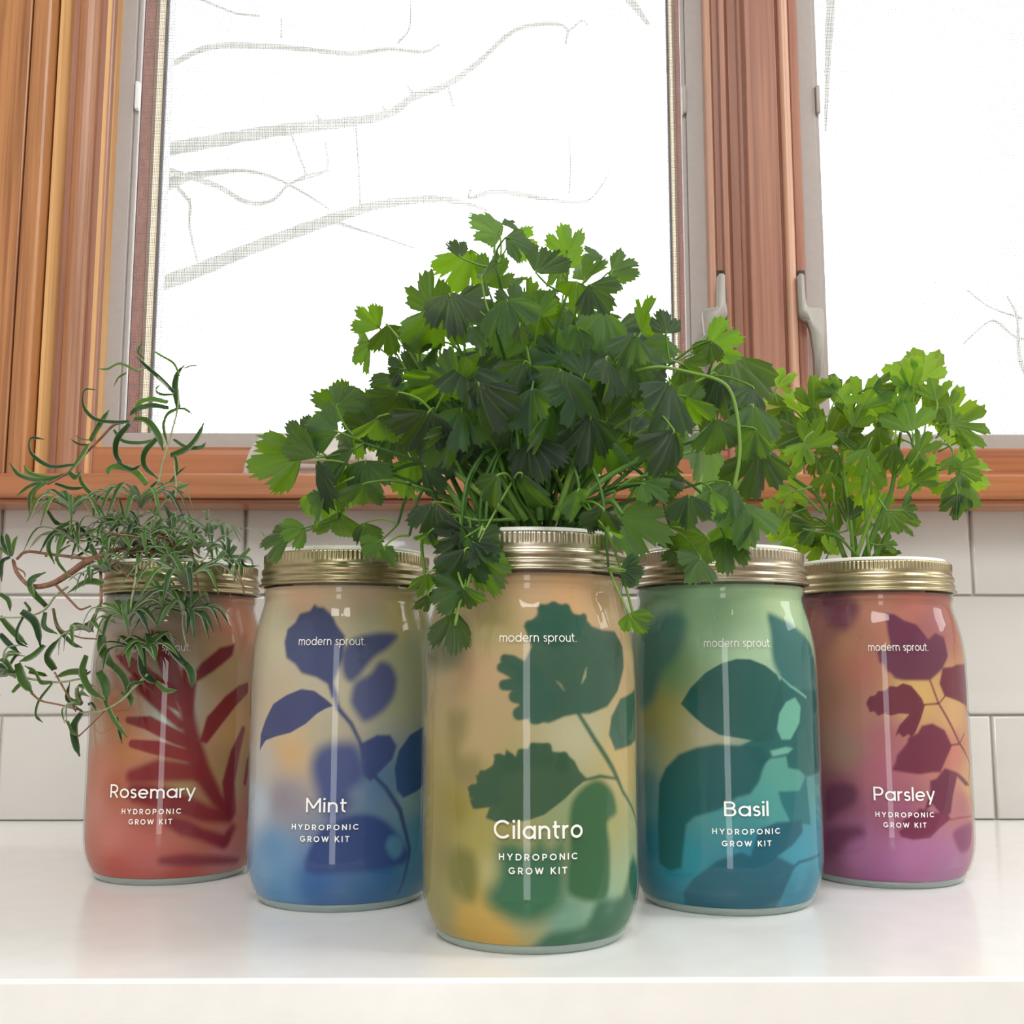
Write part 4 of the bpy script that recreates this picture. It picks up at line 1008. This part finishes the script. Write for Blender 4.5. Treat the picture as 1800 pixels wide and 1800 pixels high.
# inner filler leaves that close the middle of the bush
for k in range(62):
    an = rg.uniform(-1.25, 1.25); q = rg.uniform(.25, .86)
    x = 935 + math.sin(an) * 400 * q; y = 860 - math.cos(an) * 410 * q
    LF.append((x, y, cy + rg.uniform(-.05, .075) * (1.1 - q), rg.uniform(58, 88), rg.uniform(0, 360)))
for k in range(34):  # extra leaves added at the back to block light from the middle
    an = rg.uniform(-1.1, 1.1); q = rg.uniform(.2, .75)
    LF.append((935 + math.sin(an) * 390 * q, 850 - math.cos(an) * 370 * q, cy + rg.uniform(.02, .07), rg.uniform(70, 100), rg.uniform(120, 240)))
node_c = []
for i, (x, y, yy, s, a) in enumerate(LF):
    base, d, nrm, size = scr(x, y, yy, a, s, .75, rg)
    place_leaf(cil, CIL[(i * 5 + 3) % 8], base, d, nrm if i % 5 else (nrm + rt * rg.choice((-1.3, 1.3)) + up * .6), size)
    node_c.append((base, d))
# petioles join in little sprigs, sprigs join stems from the jar mouth
used = set(); mouth = Vector((cx, cy, .168))
order = sorted(range(len(node_c)), key=lambda i: -(node_c[i][0] - mouth).length)
for i in order:
    if i in used: continue
    b = node_c[i][0]
    near = sorted([j for j in range(len(node_c)) if j not in used], key=lambda j: (node_c[j][0] - b).length)[:4]
    near = [j for j in near if (node_c[j][0] - b).length < .03]
    for j in near: used.add(j)
    cen = sum((node_c[j][0] for j in near), Vector()) / len(near)
    hub = cen + (mouth + Vector((0, 0, .03)) - cen).normalized() * .012
    low = hub.z < .185
    an = rg.uniform(0, 2 * PI); st = mouth + Vector((math.cos(an) * .017 * rg.random() + (hub.x - cx) * .10, math.sin(an) * .014, 0))
    out = hub - mouth
    if low:
        mid = mouth + Vector((out.x * .55, out.y * .6, .040)); m2 = mouth + Vector((out.x * .9, out.y * .95, .022 + max(0, out.z) * .4))
        pts = [st, st + Vector((out.x * .15, out.y * .15, .028)), mid, m2, hub]
    else:
        pts = [st, st + Vector((out.x * .22, out.y * .22, out.z * .35)), mouth + Vector((out.x * .62, out.y * .62, out.z * .78)), hub]
    stem_obj(cil, pts, (.0013, .0006), M['stem_green'] if rg.random() < .4 and not low else M['stem_dark'])
    for j in near:
        bm = bmesh.new(); nb = node_c[j][0]; c1 = hub.lerp(nb, .5) - node_c[j][1] * .002
        tube(bm, catmull([hub, c1, nb, nb + node_c[j][1] * .002], 3), (.0006, .00035), 5)
        o = finish('petiole', bm, M['stem_green'], cil, True); o.location = -Vector(cil.location)
for P in ([(905,915),(850,870),(800,830),(760,800)],[(915,915),(868,850),(810,800)],[(925,915),(880,840),(835,770)],[(830,918),(800,875),(765,825)],[(838,918),(815,880),(785,820)],[(848,918),(830,870),(800,810)],
          [(1000,915),(1040,860),(1110,815),(1170,800)],[(990,915),(1030,850),(1080,800)],[(975,915),(1000,840),(1020,770),(1025,700)],[(960,915),(965,820),(985,720)],[(950,915),(940,800),(945,700)],[(1010,915),(1060,870),(1130,850),(1190,868)],[(935,915),(925,820),(930,740)],[(985,915),(1015,820),(1060,740)],[(1030,918),(1070,880),(1095,905)]):
    stem_obj(cil, [at(x, y, cy - .028 - .01 * math.sin(k + P[0][0])) for k, (x, y) in enumerate(P)], (.0016, .0010), M['stem_green'] if P[0][0] % 2 else M['stem_dark'])
# long arching stem on the right that carries the big pale leaf, and hanging one below it
stem_obj(cil, [at(x, y, cy - .05) for x, y in [(1115,652),(1160,645),(1215,655),(1262,668),(1285,690),(1297,740),(1300,800),(1290,860)]], (.0007, .0008), M['stem_green'])
stem_obj(cil, [at(x, y, cy - .056) for x, y in [(880,700),(905,740),(912,790),(880,800)][:3]], .0008, M['stem_dark'])
stem_obj(cil, [at(x, y, cy - .057) for x, y in [(848,925),(838,960),(822,1030),(808,1060),(800,1100)]], .0007, M['stem_green'])
stem_obj(cil, [at(x, y, cy - .048) for x, y in [(905,912),(840,915),(795,905),(760,922),(742,950),(746,1000),(757,1060)]], .0007, M['stem_green'])
stem_obj(cil, [at(x, y, cy - .03) for x, y in [(1060,918),(1085,980),(1105,1050),(1115,1090)]], .0006, M['stem_green'])

# ---- parsley
px_, py_ = JARS['parsley']
par = tag(empty('parsley_plant', (px_, py_, .168)), 'leafy parsley plant with thick pale stems in the right-hand pink jar', 'plant')
def zA(x, y): return (1300 + x / 3.6, 560 + y / 3.6)
PST = [([(670,1520),(590,1320),(500,1130),(340,1010),(200,890)], 34, 16), ([(520,1230),(430,1140),(330,1060),(220,1020)], 18, 12), ([(740,1520),(700,1250),(650,1050),(600,930),(540,820)], 40, 20),
 ([(790,1520),(880,1280),(960,1090),(990,900),(1020,720)], 44, 18), ([(850,1520),(930,1370),(1000,1250),(1080,1110),(1160,1030)], 34, 16), ([(985,1000),(1050,900),(1120,800),(1220,720)], 22, 10),
 ([(990,1000),(1080,870),(1160,810),(1260,790),(1330,810),(1380,900)], 22, 12), ([(720,1520),(700,1250),(670,1050),(650,900),(650,760)], 26, 16), ([(490,1120),(470,980),(430,860)], 18, 10), ([(495,1115),(515,950),(520,840)], 18, 12),
 ([(735,1520),(800,1340),(850,1200),(900,1100)], 30, 14), ([(600,930),(590,850),(570,780)], 18, 12), ([(820,1520),(800,1250),(780,1000),(840,850)], 22, 12), ([(1110,820),(1170,720),(1180,560),(1190,480)], 14, 8), ([(1040,720),(1100,660),(1150,600)], 14, 8),
 ([(760,1520),(620,1380),(480,1350),(400,1330)], 20, 10), ([(560,1280),(570,1130),(560,1000)], 16, 10), ([(660,1400),(520,1280),(440,1250)], 16, 10), ([(655,800),(700,640),(780,540)], 14, 8), ([(1340,750),(1400,740),(1420,820)], 9, 6)]
rg = random.Random(11)
for P, w0, w1_ in PST:
    yo = rg.uniform(-.016, .012)
    k_ = .655 / F_PX / 3.6 / 2
    stem_obj(par, [at(*zA(x, y), py_ + yo * (.3 + .7 * i / len(P))) for i, (x, y) in enumerate(P)], (w0 * k_, w1_ * k_), M['stem_green'], n=8)
PL = [(470,470,190,-5),(520,440,110,30),(250,370,150,20),(290,410,90,60),(260,500,170,-40),(390,520,150,-20),(250,600,200,250),(400,600,130,-30),(610,460,210,-10),(570,420,120,-40),(660,470,130,40),(820,470,210,25),(860,560,180,70),(1010,350,190,-55),(1060,380,150,-20),(1140,270,220,-15),(1200,310,170,20),(1230,440,170,0),(1360,530,190,20),(1300,500,120,-20),(1480,690,210,100),(1400,650,180,60),(1350,700,190,40),(1240,580,170,-30),(1290,640,150,180),
 (1060,600,230,-5),(1000,640,190,-30),(960,500,180,-25),(950,620,150,-50),(400,700,280,-70),(340,760,200,250),(600,670,240,20),(660,640,170,50),(470,720,190,10),(240,710,200,-60),(330,870,230,250),(380,860,150,200),(730,720,220,150),(690,760,170,110),(870,790,190,170),(860,860,160,200),(960,870,160,190),(930,760,140,20),(1150,860,150,130),(1170,780,150,30),
 (1490,920,210,80),(1450,970,150,110),(1400,1110,230,185),(1340,1110,170,200),(1380,1190,150,180),(1440,1080,120,160),(1350,930,110,180),(1230,950,130,80),(1170,990,150,60),(1120,960,190,20),(1100,1030,130,160),(350,1130,210,-80),(280,1120,120,250),(220,1270,190,250),(260,1240,110,20),(260,1370,170,250),(400,1300,190,-80),(370,1340,140,250),(540,1370,180,260),(440,1430,170,250),(330,1420,150,240),(510,1440,120,200),
 (660,1000,170,200),(820,1060,210,170),(780,1120,180,200),(860,1190,170,150),(1060,1270,170,100),(1080,1200,110,80),(980,1280,150,150),(910,1450,150,60),(960,1420,90,80),(640,1140,150,190),(620,1250,150,170),(690,1200,150,10),(1420,760,90,60),(1430,840,100,190),(560,1050,140,180),(890,930,170,190),(700,880,160,160),(780,910,170,200),(560,890,150,240),(850,640,140,170),(760,610,150,30),(700,560,120,10),(920,440,140,90),(1100,460,120,120),(1190,490,150,170),(740,1310,140,20),(590,1430,120,30),(460,930,130,200)]
bases = []
for i, (x, y, s, a) in enumerate(PL):
    yo = rg.uniform(-.03, .02)
    if y > 1250: yo = rg.uniform(-.02, .02) if x > 560 else rg.uniform(.0, .03)
    base, d, nrm, size = scr(*zA(x, y), py_ + yo, a, s / 3.6 * 1.05, .5, rg)
    place_leaf(par, PAR[i % 6], base, d, nrm, size)
    bases.append((base, d))
for k, (b, d) in enumerate(bases):
    bm = bmesh.new()
    back = b - d * .008 + (Vector((px_, py_, .22)) - b) * .06
    tube(bm, catmull([back, b - d * .003, b + d * .001], 3), (.0006, .0004), 5)
    o = finish('petiole', bm, M['stem_green'], par, True); o.location = -Vector(par.location)

# ---- rosemary
rx_, ry_ = JARS['rosemary']
ros = tag(empty('rosemary_plant', (rx_, ry_, .168)), 'sprawling grey-green rosemary with curled needles and brown twigs in the coral jar', 'plant')
def needle_geo(pts, w, up_hint, V, F, vein):
    """curved narrow blade with rolled edges; pts = world points from base to tip, w = full width"""
    C = catmull(pts, 4 if len(pts) > 3 else 5); n = len(C); k0 = len(V)
    for i, p in enumerate(C):
        t = (C[min(i + 1, n - 1)] - C[max(0, i - 1)]).normalized()
        s = t.cross(up_hint); s = s.normalized() if s.length > 1e-4 else t.orthogonal().normalized()
        nn = s.cross(t)
        u = i / (n - 1); ww = w * (.45 + .75 * math.sin(PI * min(1, u * .9 + .12)) ** .6) * (1 if u < .9 else .55) * .95
        for a, hgt, ve in ((-.5, -.04, 1.0), (-.35, .12, 0.0), (0, .03, .0), (.35, .12, 0.0), (.5, -.04, 1.0), (0, -.14, .8)):
            V.append(p + s * a * ww + nn * hgt * ww); vein.append(ve)
    for i in range(n - 1):
        for j in range(6):
            a = k0 + i * 6 + j; b = k0 + i * 6 + (j + 1) % 6
            F.append((a, b, b + 6, a + 6))
    F.append(tuple(k0 + j for j in range(5, -1, -1))); F.append(tuple(k0 + (n - 1) * 6 + j for j in range(6)))
def needle_mesh(V, F, vein, name='leaf'):
    me = bpy.data.meshes.new(name); me.from_pydata([tuple(v) for v in V], [], F)
    a_ = me.attributes.new('vein', 'FLOAT', 'POINT'); a_.data.foreach_set('value', vein)
    for p in me.polygons: p.use_smooth = True
    me.materials.append(M['rosemary']); return me
def needle(pts, w, uh):
    V, F, ve = [], [], []; needle_geo([p - Vector(ros.location) for p in pts], w, uh, V, F, ve)
    return link(bpy.data.objects.new('leaf', needle_mesh(V, F, ve)), ros)
PXM = .63 / F_PX
rg = random.Random(3)
def ry(px, py):
    """depth of a rosemary point: over the lid it grows from the middle, lower down it hangs in front of the jar"""
    t = min(1, max(0, (py - 930) / 110)); inx = max(0, 1 - max(0, abs(px - 325) - 150) / 60)
    return ry_ - .004 - (.056 * t) * inx - .012 * (1 - inx) * t
def z1(x, y): return (x / 3.6, 550 + y / 3.6)
def z2(x, y): return (x / 2.77, 950 + y / 2.77)
R1 = [([(1100,500),(1020,420),(940,350),(865,280)],26),([(870,370),(760,320),(680,355),(618,352)],18),([(800,380),(750,410),(718,468)],18),([(915,290),(875,250),(890,205),(925,205)],16),([(1135,400),(1100,320),(1020,270),(957,232)],14),([(1128,600),(1108,480),(1120,390),(1168,330)],38),
 ([(1165,350),(1205,335),(1258,330)],10),([(1100,515),(1020,515),(985,485),(1020,450)],20),([(1062,565),(960,545),(880,570),(860,645)],36),([(1068,600),(960,585),(860,610),(820,650)],34),([(1122,605),(1060,640),(1035,720),(1062,840)],30),([(1125,605),(1170,608),(1215,640)],16),
 ([(820,685),(720,690),(600,670),(530,590),(535,490),(605,485)],24),([(570,810),(640,690),(690,615)],36),([(850,670),(930,680),(1000,770),(1032,870)],46),([(820,700),(740,800),(735,900),(785,970)],36),([(570,835),(500,830),(440,795)],14),([(575,805),(520,800),(475,775)],12),
 ([(470,960),(320,970),(200,890),(195,795),(280,800)],26),([(560,830),(520,900),(440,1010)],40),([(440,1010),(330,1045),(190,1015),(150,965)],30),([(420,1020),(280,1060),(130,1030),(60,950)],28),([(310,1060),(190,1095),(100,1165)],26),([(270,1070),(190,1150),(185,1272)],24),([(300,1070),(220,1130),(205,1230)],18),
 ([(720,740),(780,810),(900,820),(1000,795)],24),([(990,795),(915,880),(915,970),(1000,1050)],36),([(1080,900),(1180,860),(1245,790),(1290,695)],48),([(1100,800),(1180,850),(1270,850),(1302,820)],28),([(930,1085),(850,1000),(740,970),(690,990),(685,1025)],44),([(500,1010),(520,1080),(590,1150),(700,1190)],26),([(350,1080),(450,1110),(540,1105)],22),
 ([(440,1010),(480,1040),(515,1000)],34),([(740,940),(830,990),(895,960)],24),([(1120,1110),(1160,1095),(1200,1080)],24),([(1070,1080),(1120,1020),(1180,970)],20),([(1060,1170),(1110,1130),(1165,1140)],26),([(300,1250),(360,1330),(440,1330)],30),([(1110,900),(1120,980),(1100,1080)],26),
 ([(480,1330),(560,1420),(545,1500),(450,1560)],26),([(570,1460),(630,1570),(750,1640)],40),([(450,1320),(350,1380),(305,1480),(345,1590)],28),([(470,1340),(400,1450),(360,1560),(450,1680)],24),([(490,1340),(490,1430),(450,1550)],34),([(860,1660),(960,1650),(1050,1680),(1105,1720)],34),([(970,1490),(1080,1520),(1140,1620),(1160,1690)],32),
 ([(1440,1360),(1440,1440),(1430,1530),(1450,1600)],20),([(1580,1490),(1510,1570),(1480,1700)],24),([(1520,1540),(1550,1600),(1640,1600)],16),([(70,1540),(20,1460),(10,1390)],26),([(75,1530),(90,1450),(110,1410)],24),([(60,1545),(10,1580),(10,1700)],28),([(70,1540),(20,1500),(-30,1480)],24),([(70,1540),(50,1440),(40,1395)],30),([(220,1690),(190,1730),(220,1800)],34)]
R2 = [([(400,835),(360,900),(365,980),(388,1052)],34),([(510,780),(560,880),(620,960)],22),([(480,640),(510,700),(520,780)],40),([(420,560),(400,640),(440,730),(510,775)],28),([(255,695),(190,780),(175,850),(208,886)],18),([(495,460),(500,540),(565,640)],40),([(545,600),(610,680),(640,812)],30),([(690,520),(700,640),(770,702)],36),([(760,690),(810,730),(862,728)],22),
 ([(790,465),(860,560),(930,635)],34),([(905,600),(935,650),(935,716)],34),([(400,795),(330,770),(340,690)],26),([(505,208),(420,200),(330,255)],30),([(225,320),(160,250),(150,190),(222,155)],28),([(105,345),(170,400),(198,520)],36),([(0,370),(60,440),(132,508)],32),([(0,455),(40,500),(92,545)],26),([(215,510),(160,560),(95,590)],34),([(265,630),(230,560),(290,475)],40),([(85,600),(110,680),(158,742)],40),
 ([(260,330),(280,420),(350,500),(400,522)],20),([(120,360),(85,430),(85,490),(135,520)],16),([(0,260),(40,290),(50,345)],22),([(420,640),(340,640),(270,665)],30),([(220,350),(215,420),(280,455)],22),([(440,640),(400,660),(380,640)],18),([(250,690),(200,690),(170,640),(120,610)],20),([(590,740),(640,770),(640,810)],20),([(570,860),(580,930),(595,990)],12),([(330,880),(350,930),(380,950)],14),([(60,740),(100,700),(150,690)],18),
 ([(100,660),(60,640),(20,560)],22),([(60,640),(30,590),(-10,580)],22),([(40,620),(70,570),(95,550)],18),([(80,640),(30,640),(-20,660)],22),([(20,610),(30,560),(50,540)],18),([(140,640),(200,650),(230,660)],18),([(120,300),(145,340),(105,350)],14),([(430,800),(445,790),(470,830)],14),([(700,690),(640,700),(620,740)],16)]
ncount = 0
for P, w in R1:
    off = rg.uniform(-.012, .008)
    pts = [at(*z1(x, y), ry(*z1(x, y)) + off + .006 * math.sin(i + w)) for i, (x, y) in enumerate(P)]
    needle(pts, w / 3.6 * PXM, (-fw + rt * rg.uniform(-.7, .7) + up * .5)); ncount += 1
for P, w in R2:
    off = rg.uniform(-.010, .004)
    pts = [at(*z2(x, y), ry(*z2(x, y)) + off + .004 * math.sin(i + w)) for i, (x, y) in enumerate(P)]
    needle(pts, w / 2.77 * PXM, (-fw + rt * rg.uniform(-.7, .7) + up * .5)); ncount += 1
# whorls of needles at shoot tips: (px, py, needle length px, count, tilt of the shoot clockwise from up, tiers)
WH = [(247,892,84,14,5,2),(127,903,72,13,0,2),(366,940,48,10,5,1),(327,1028,80,12,0,2),(226,1094,62,14,-10,2),(322,1080,58,10,20,1),(160,1110,50,9,-30,1),(14,1186,46,9,-60,1),(200,930,52,9,-10,1),(300,925,50,9,12,1),(395,985,44,9,40,1),(185,1005,40,9,-30,1),(300,985,46,9,10,1),(250,960,50,10,0,1),(262,1140,40,6,10,1),(142,1235,34,7,-50,1),(345,965,40,8,20,1),(218,960,44,9,-20,1),(280,1045,36,7,10,1)]
SV, SF, SVe = [], [], []
for (hx, hy, ln, cnt, tilt, tiers) in WH:
    H = at(hx, hy, ry(hx, hy) - .006); axis = (up * math.cos(math.radians(tilt)) + rt * math.sin(math.radians(tilt)) - fw * .15).normalized()
    e1 = axis.cross(fw).normalized(); e2 = axis.cross(e1)
    for tr_ in range(tiers):
        base = H - axis * .016 * tr_
        for k in range(cnt):
            a = 2 * PI * (k + .5 * tr_) / cnt + rg.uniform(-.15, .15); rad = (e1 * math.cos(a) + e2 * math.sin(a))
            l = ln * PXM * rg.uniform(.9, 1.3); lift = rg.uniform(.5, 1.0) - .25 * tr_
            p1 = base + (rad * .42 + axis * lift * .62) * l * .5
            p2 = base + (rad * .85 + axis * lift * .62) * l * .8
            p3 = base + rad * l * rg.uniform(.95, 1.15) + axis * (lift * .18 - .14) * l - up * l * .10
            w = rg.uniform(7.5, 10.5) * PXM
            if ncount < 270: needle([base, p1, p2, p3], w, axis + rad * .3); ncount += 1
            else: needle_geo([q - Vector(ros.location) for q in (base, p1, p2, p3)], w, axis + rad * .3, SV, SF, SVe)
# a tangle of short needles over the lid, too many and too small to pick apart
for k in range(210):
    hx, hy = rg.gauss(262, 72), rg.gauss(965, 34)
    if hy > 1030 or hy < 880: continue
    b = at(hx, hy, ry_ + rg.uniform(-.05, .03)); d = Vector((rg.uniform(-1, 1), rg.uniform(-1, .6), rg.uniform(-.3, 1))).normalized(); l = rg.uniform(18, 46) * PXM
    needle_geo([q - Vector(ros.location) for q in (b, b + d * l * .5, b + d * l * .85 - Vector((0, 0, l * .15)), b + d * l - Vector((0, 0, l * .4)))], rg.uniform(4.5, 7.5) * PXM, Vector((0, -.4, 1)), SV, SF, SVe)
o = link(bpy.data.objects.new('small_leaves', needle_mesh(SV, SF, SVe, 'small_leaves')), ros); o['kind'] = 'stuff'
RS = [('g', 'a', [(1000,1090),(1040,920),(1085,760),(1125,600),(1130,480)], 18, 9), ('b', 'a', [(800,688),(720,710),(640,790),(560,870),(480,960),(400,1030),(300,1085)], 20, 12), ('g', 'a', [(870,370),(940,350),(1020,430),(1100,510)], 12, 12),
 ('b', 'b', [(560,60),(430,100),(340,160),(250,212),(150,222),(85,160),(65,100)], 38, 18), ('b', 'b', [(520,95),(420,88),(250,68),(130,55),(80,92)], 16, 14), ('b', 'b', [(490,140),(492,260),(488,340)], 14, 10), ('g', 'b', [(670,0),(668,120),(655,220),(640,300),(630,420)], 14, 10),
 ('g', 'b', [(-20,600),(80,655),(180,680),(290,690),(400,672)], 14, 10), ('g', 'b', [(720,650),(650,720),(590,780),(500,828),(390,838)], 14, 9), ('b', 'b', [(385,952),(440,900),(510,830)], 8, 6), ('g', 'b', [(330,225),(270,270),(215,340),(120,372),(-10,375)], 11, 8),
 ('b', 'b', [(150,740),(200,780),(290,800),(400,830)], 12, 8), ('b', 'b', [(270,215),(350,300),(390,335),(440,320)], 14, 9), ('b', 'b', [(265,640),(310,720),(360,800),(400,830)], 10, 8), ('b', 'b', [(255,330),(280,420),(380,470),(470,480)], 9, 7), ('b', 'b', [(320,875),(345,920),(382,950)], 9, 6),
 ('g', 'b', [(905,230),(895,330),(890,420),(910,520)], 12, 9), ('g', 'a', [(875,1240),(875,1400),(870,1600),(850,1720)], 16, 10), ('g', 'a', [(455,1270),(450,1400),(560,1540),(680,1600)], 14, 12), ('g', 'a', [(1320,1400),(1330,1480),(1290,1560),(1200,1600)], 12, 10),
 ('b', 'a', [(560,1560),(700,1520),(800,1480),(900,1440),(1050,1400)], 20, 10), ('b', 'a', [(700,1600),(850,1500),(950,1460),(1100,1520)], 14, 8), ('b', 'a', [(830,1520),(980,1560),(1150,1500),(1300,1560)], 12, 8), ('b', 'a', [(640,1660),(640,1740),(645,1830)], 14, 10), ('b', 'a', [(1240,1660),(1260,1740),(1270,1800)], 14, 9), ('b', 'a', [(1240,1640),(1160,1660),(1100,1600)], 10, 8),
 ('b', 'a', [(1490,1620),(1530,1700),(1545,1780)], 18, 12), ('b', 'a', [(740,1580),(800,1660),(860,1700),(900,1780)], 9, 7), ('b', 'a', [(80,1560),(90,1600),(150,1640),(160,1670)], 14, 8), ('g', 'a', [(1110,1170),(1115,1080),(1100,960),(1100,900)], 16, 10)]
for c, zz_, P, w0, w1_ in RS:
    f_, k_ = (z1, 3.6) if zz_ == 'a' else (z2, 2.77)
    stem_obj(ros, [at(*f_(x, y), ry(*f_(x, y)) - .002) for x, y in P], (w0 / k_ * PXM / 2, w1_ / k_ * PXM / 2), M['twig'] if c == 'b' else M['twig_green'], n=6, sub=5)
for k in range(26):   # woody base stems inside the mouth
    a = rg.uniform(0, 2 * PI); b = Vector((rx_ + .012 * math.cos(a), ry_ + .012 * math.sin(a), .168)); q = at(rg.gauss(262, 60), rg.uniform(930, 985), ry_ + rg.uniform(-.04, .02))
    stem_obj(ros, [b, b.lerp(q, .5) + Vector((0, 0, .006)), q], (.0011, .0005), M['twig'], n=5, sub=3, name='stem')
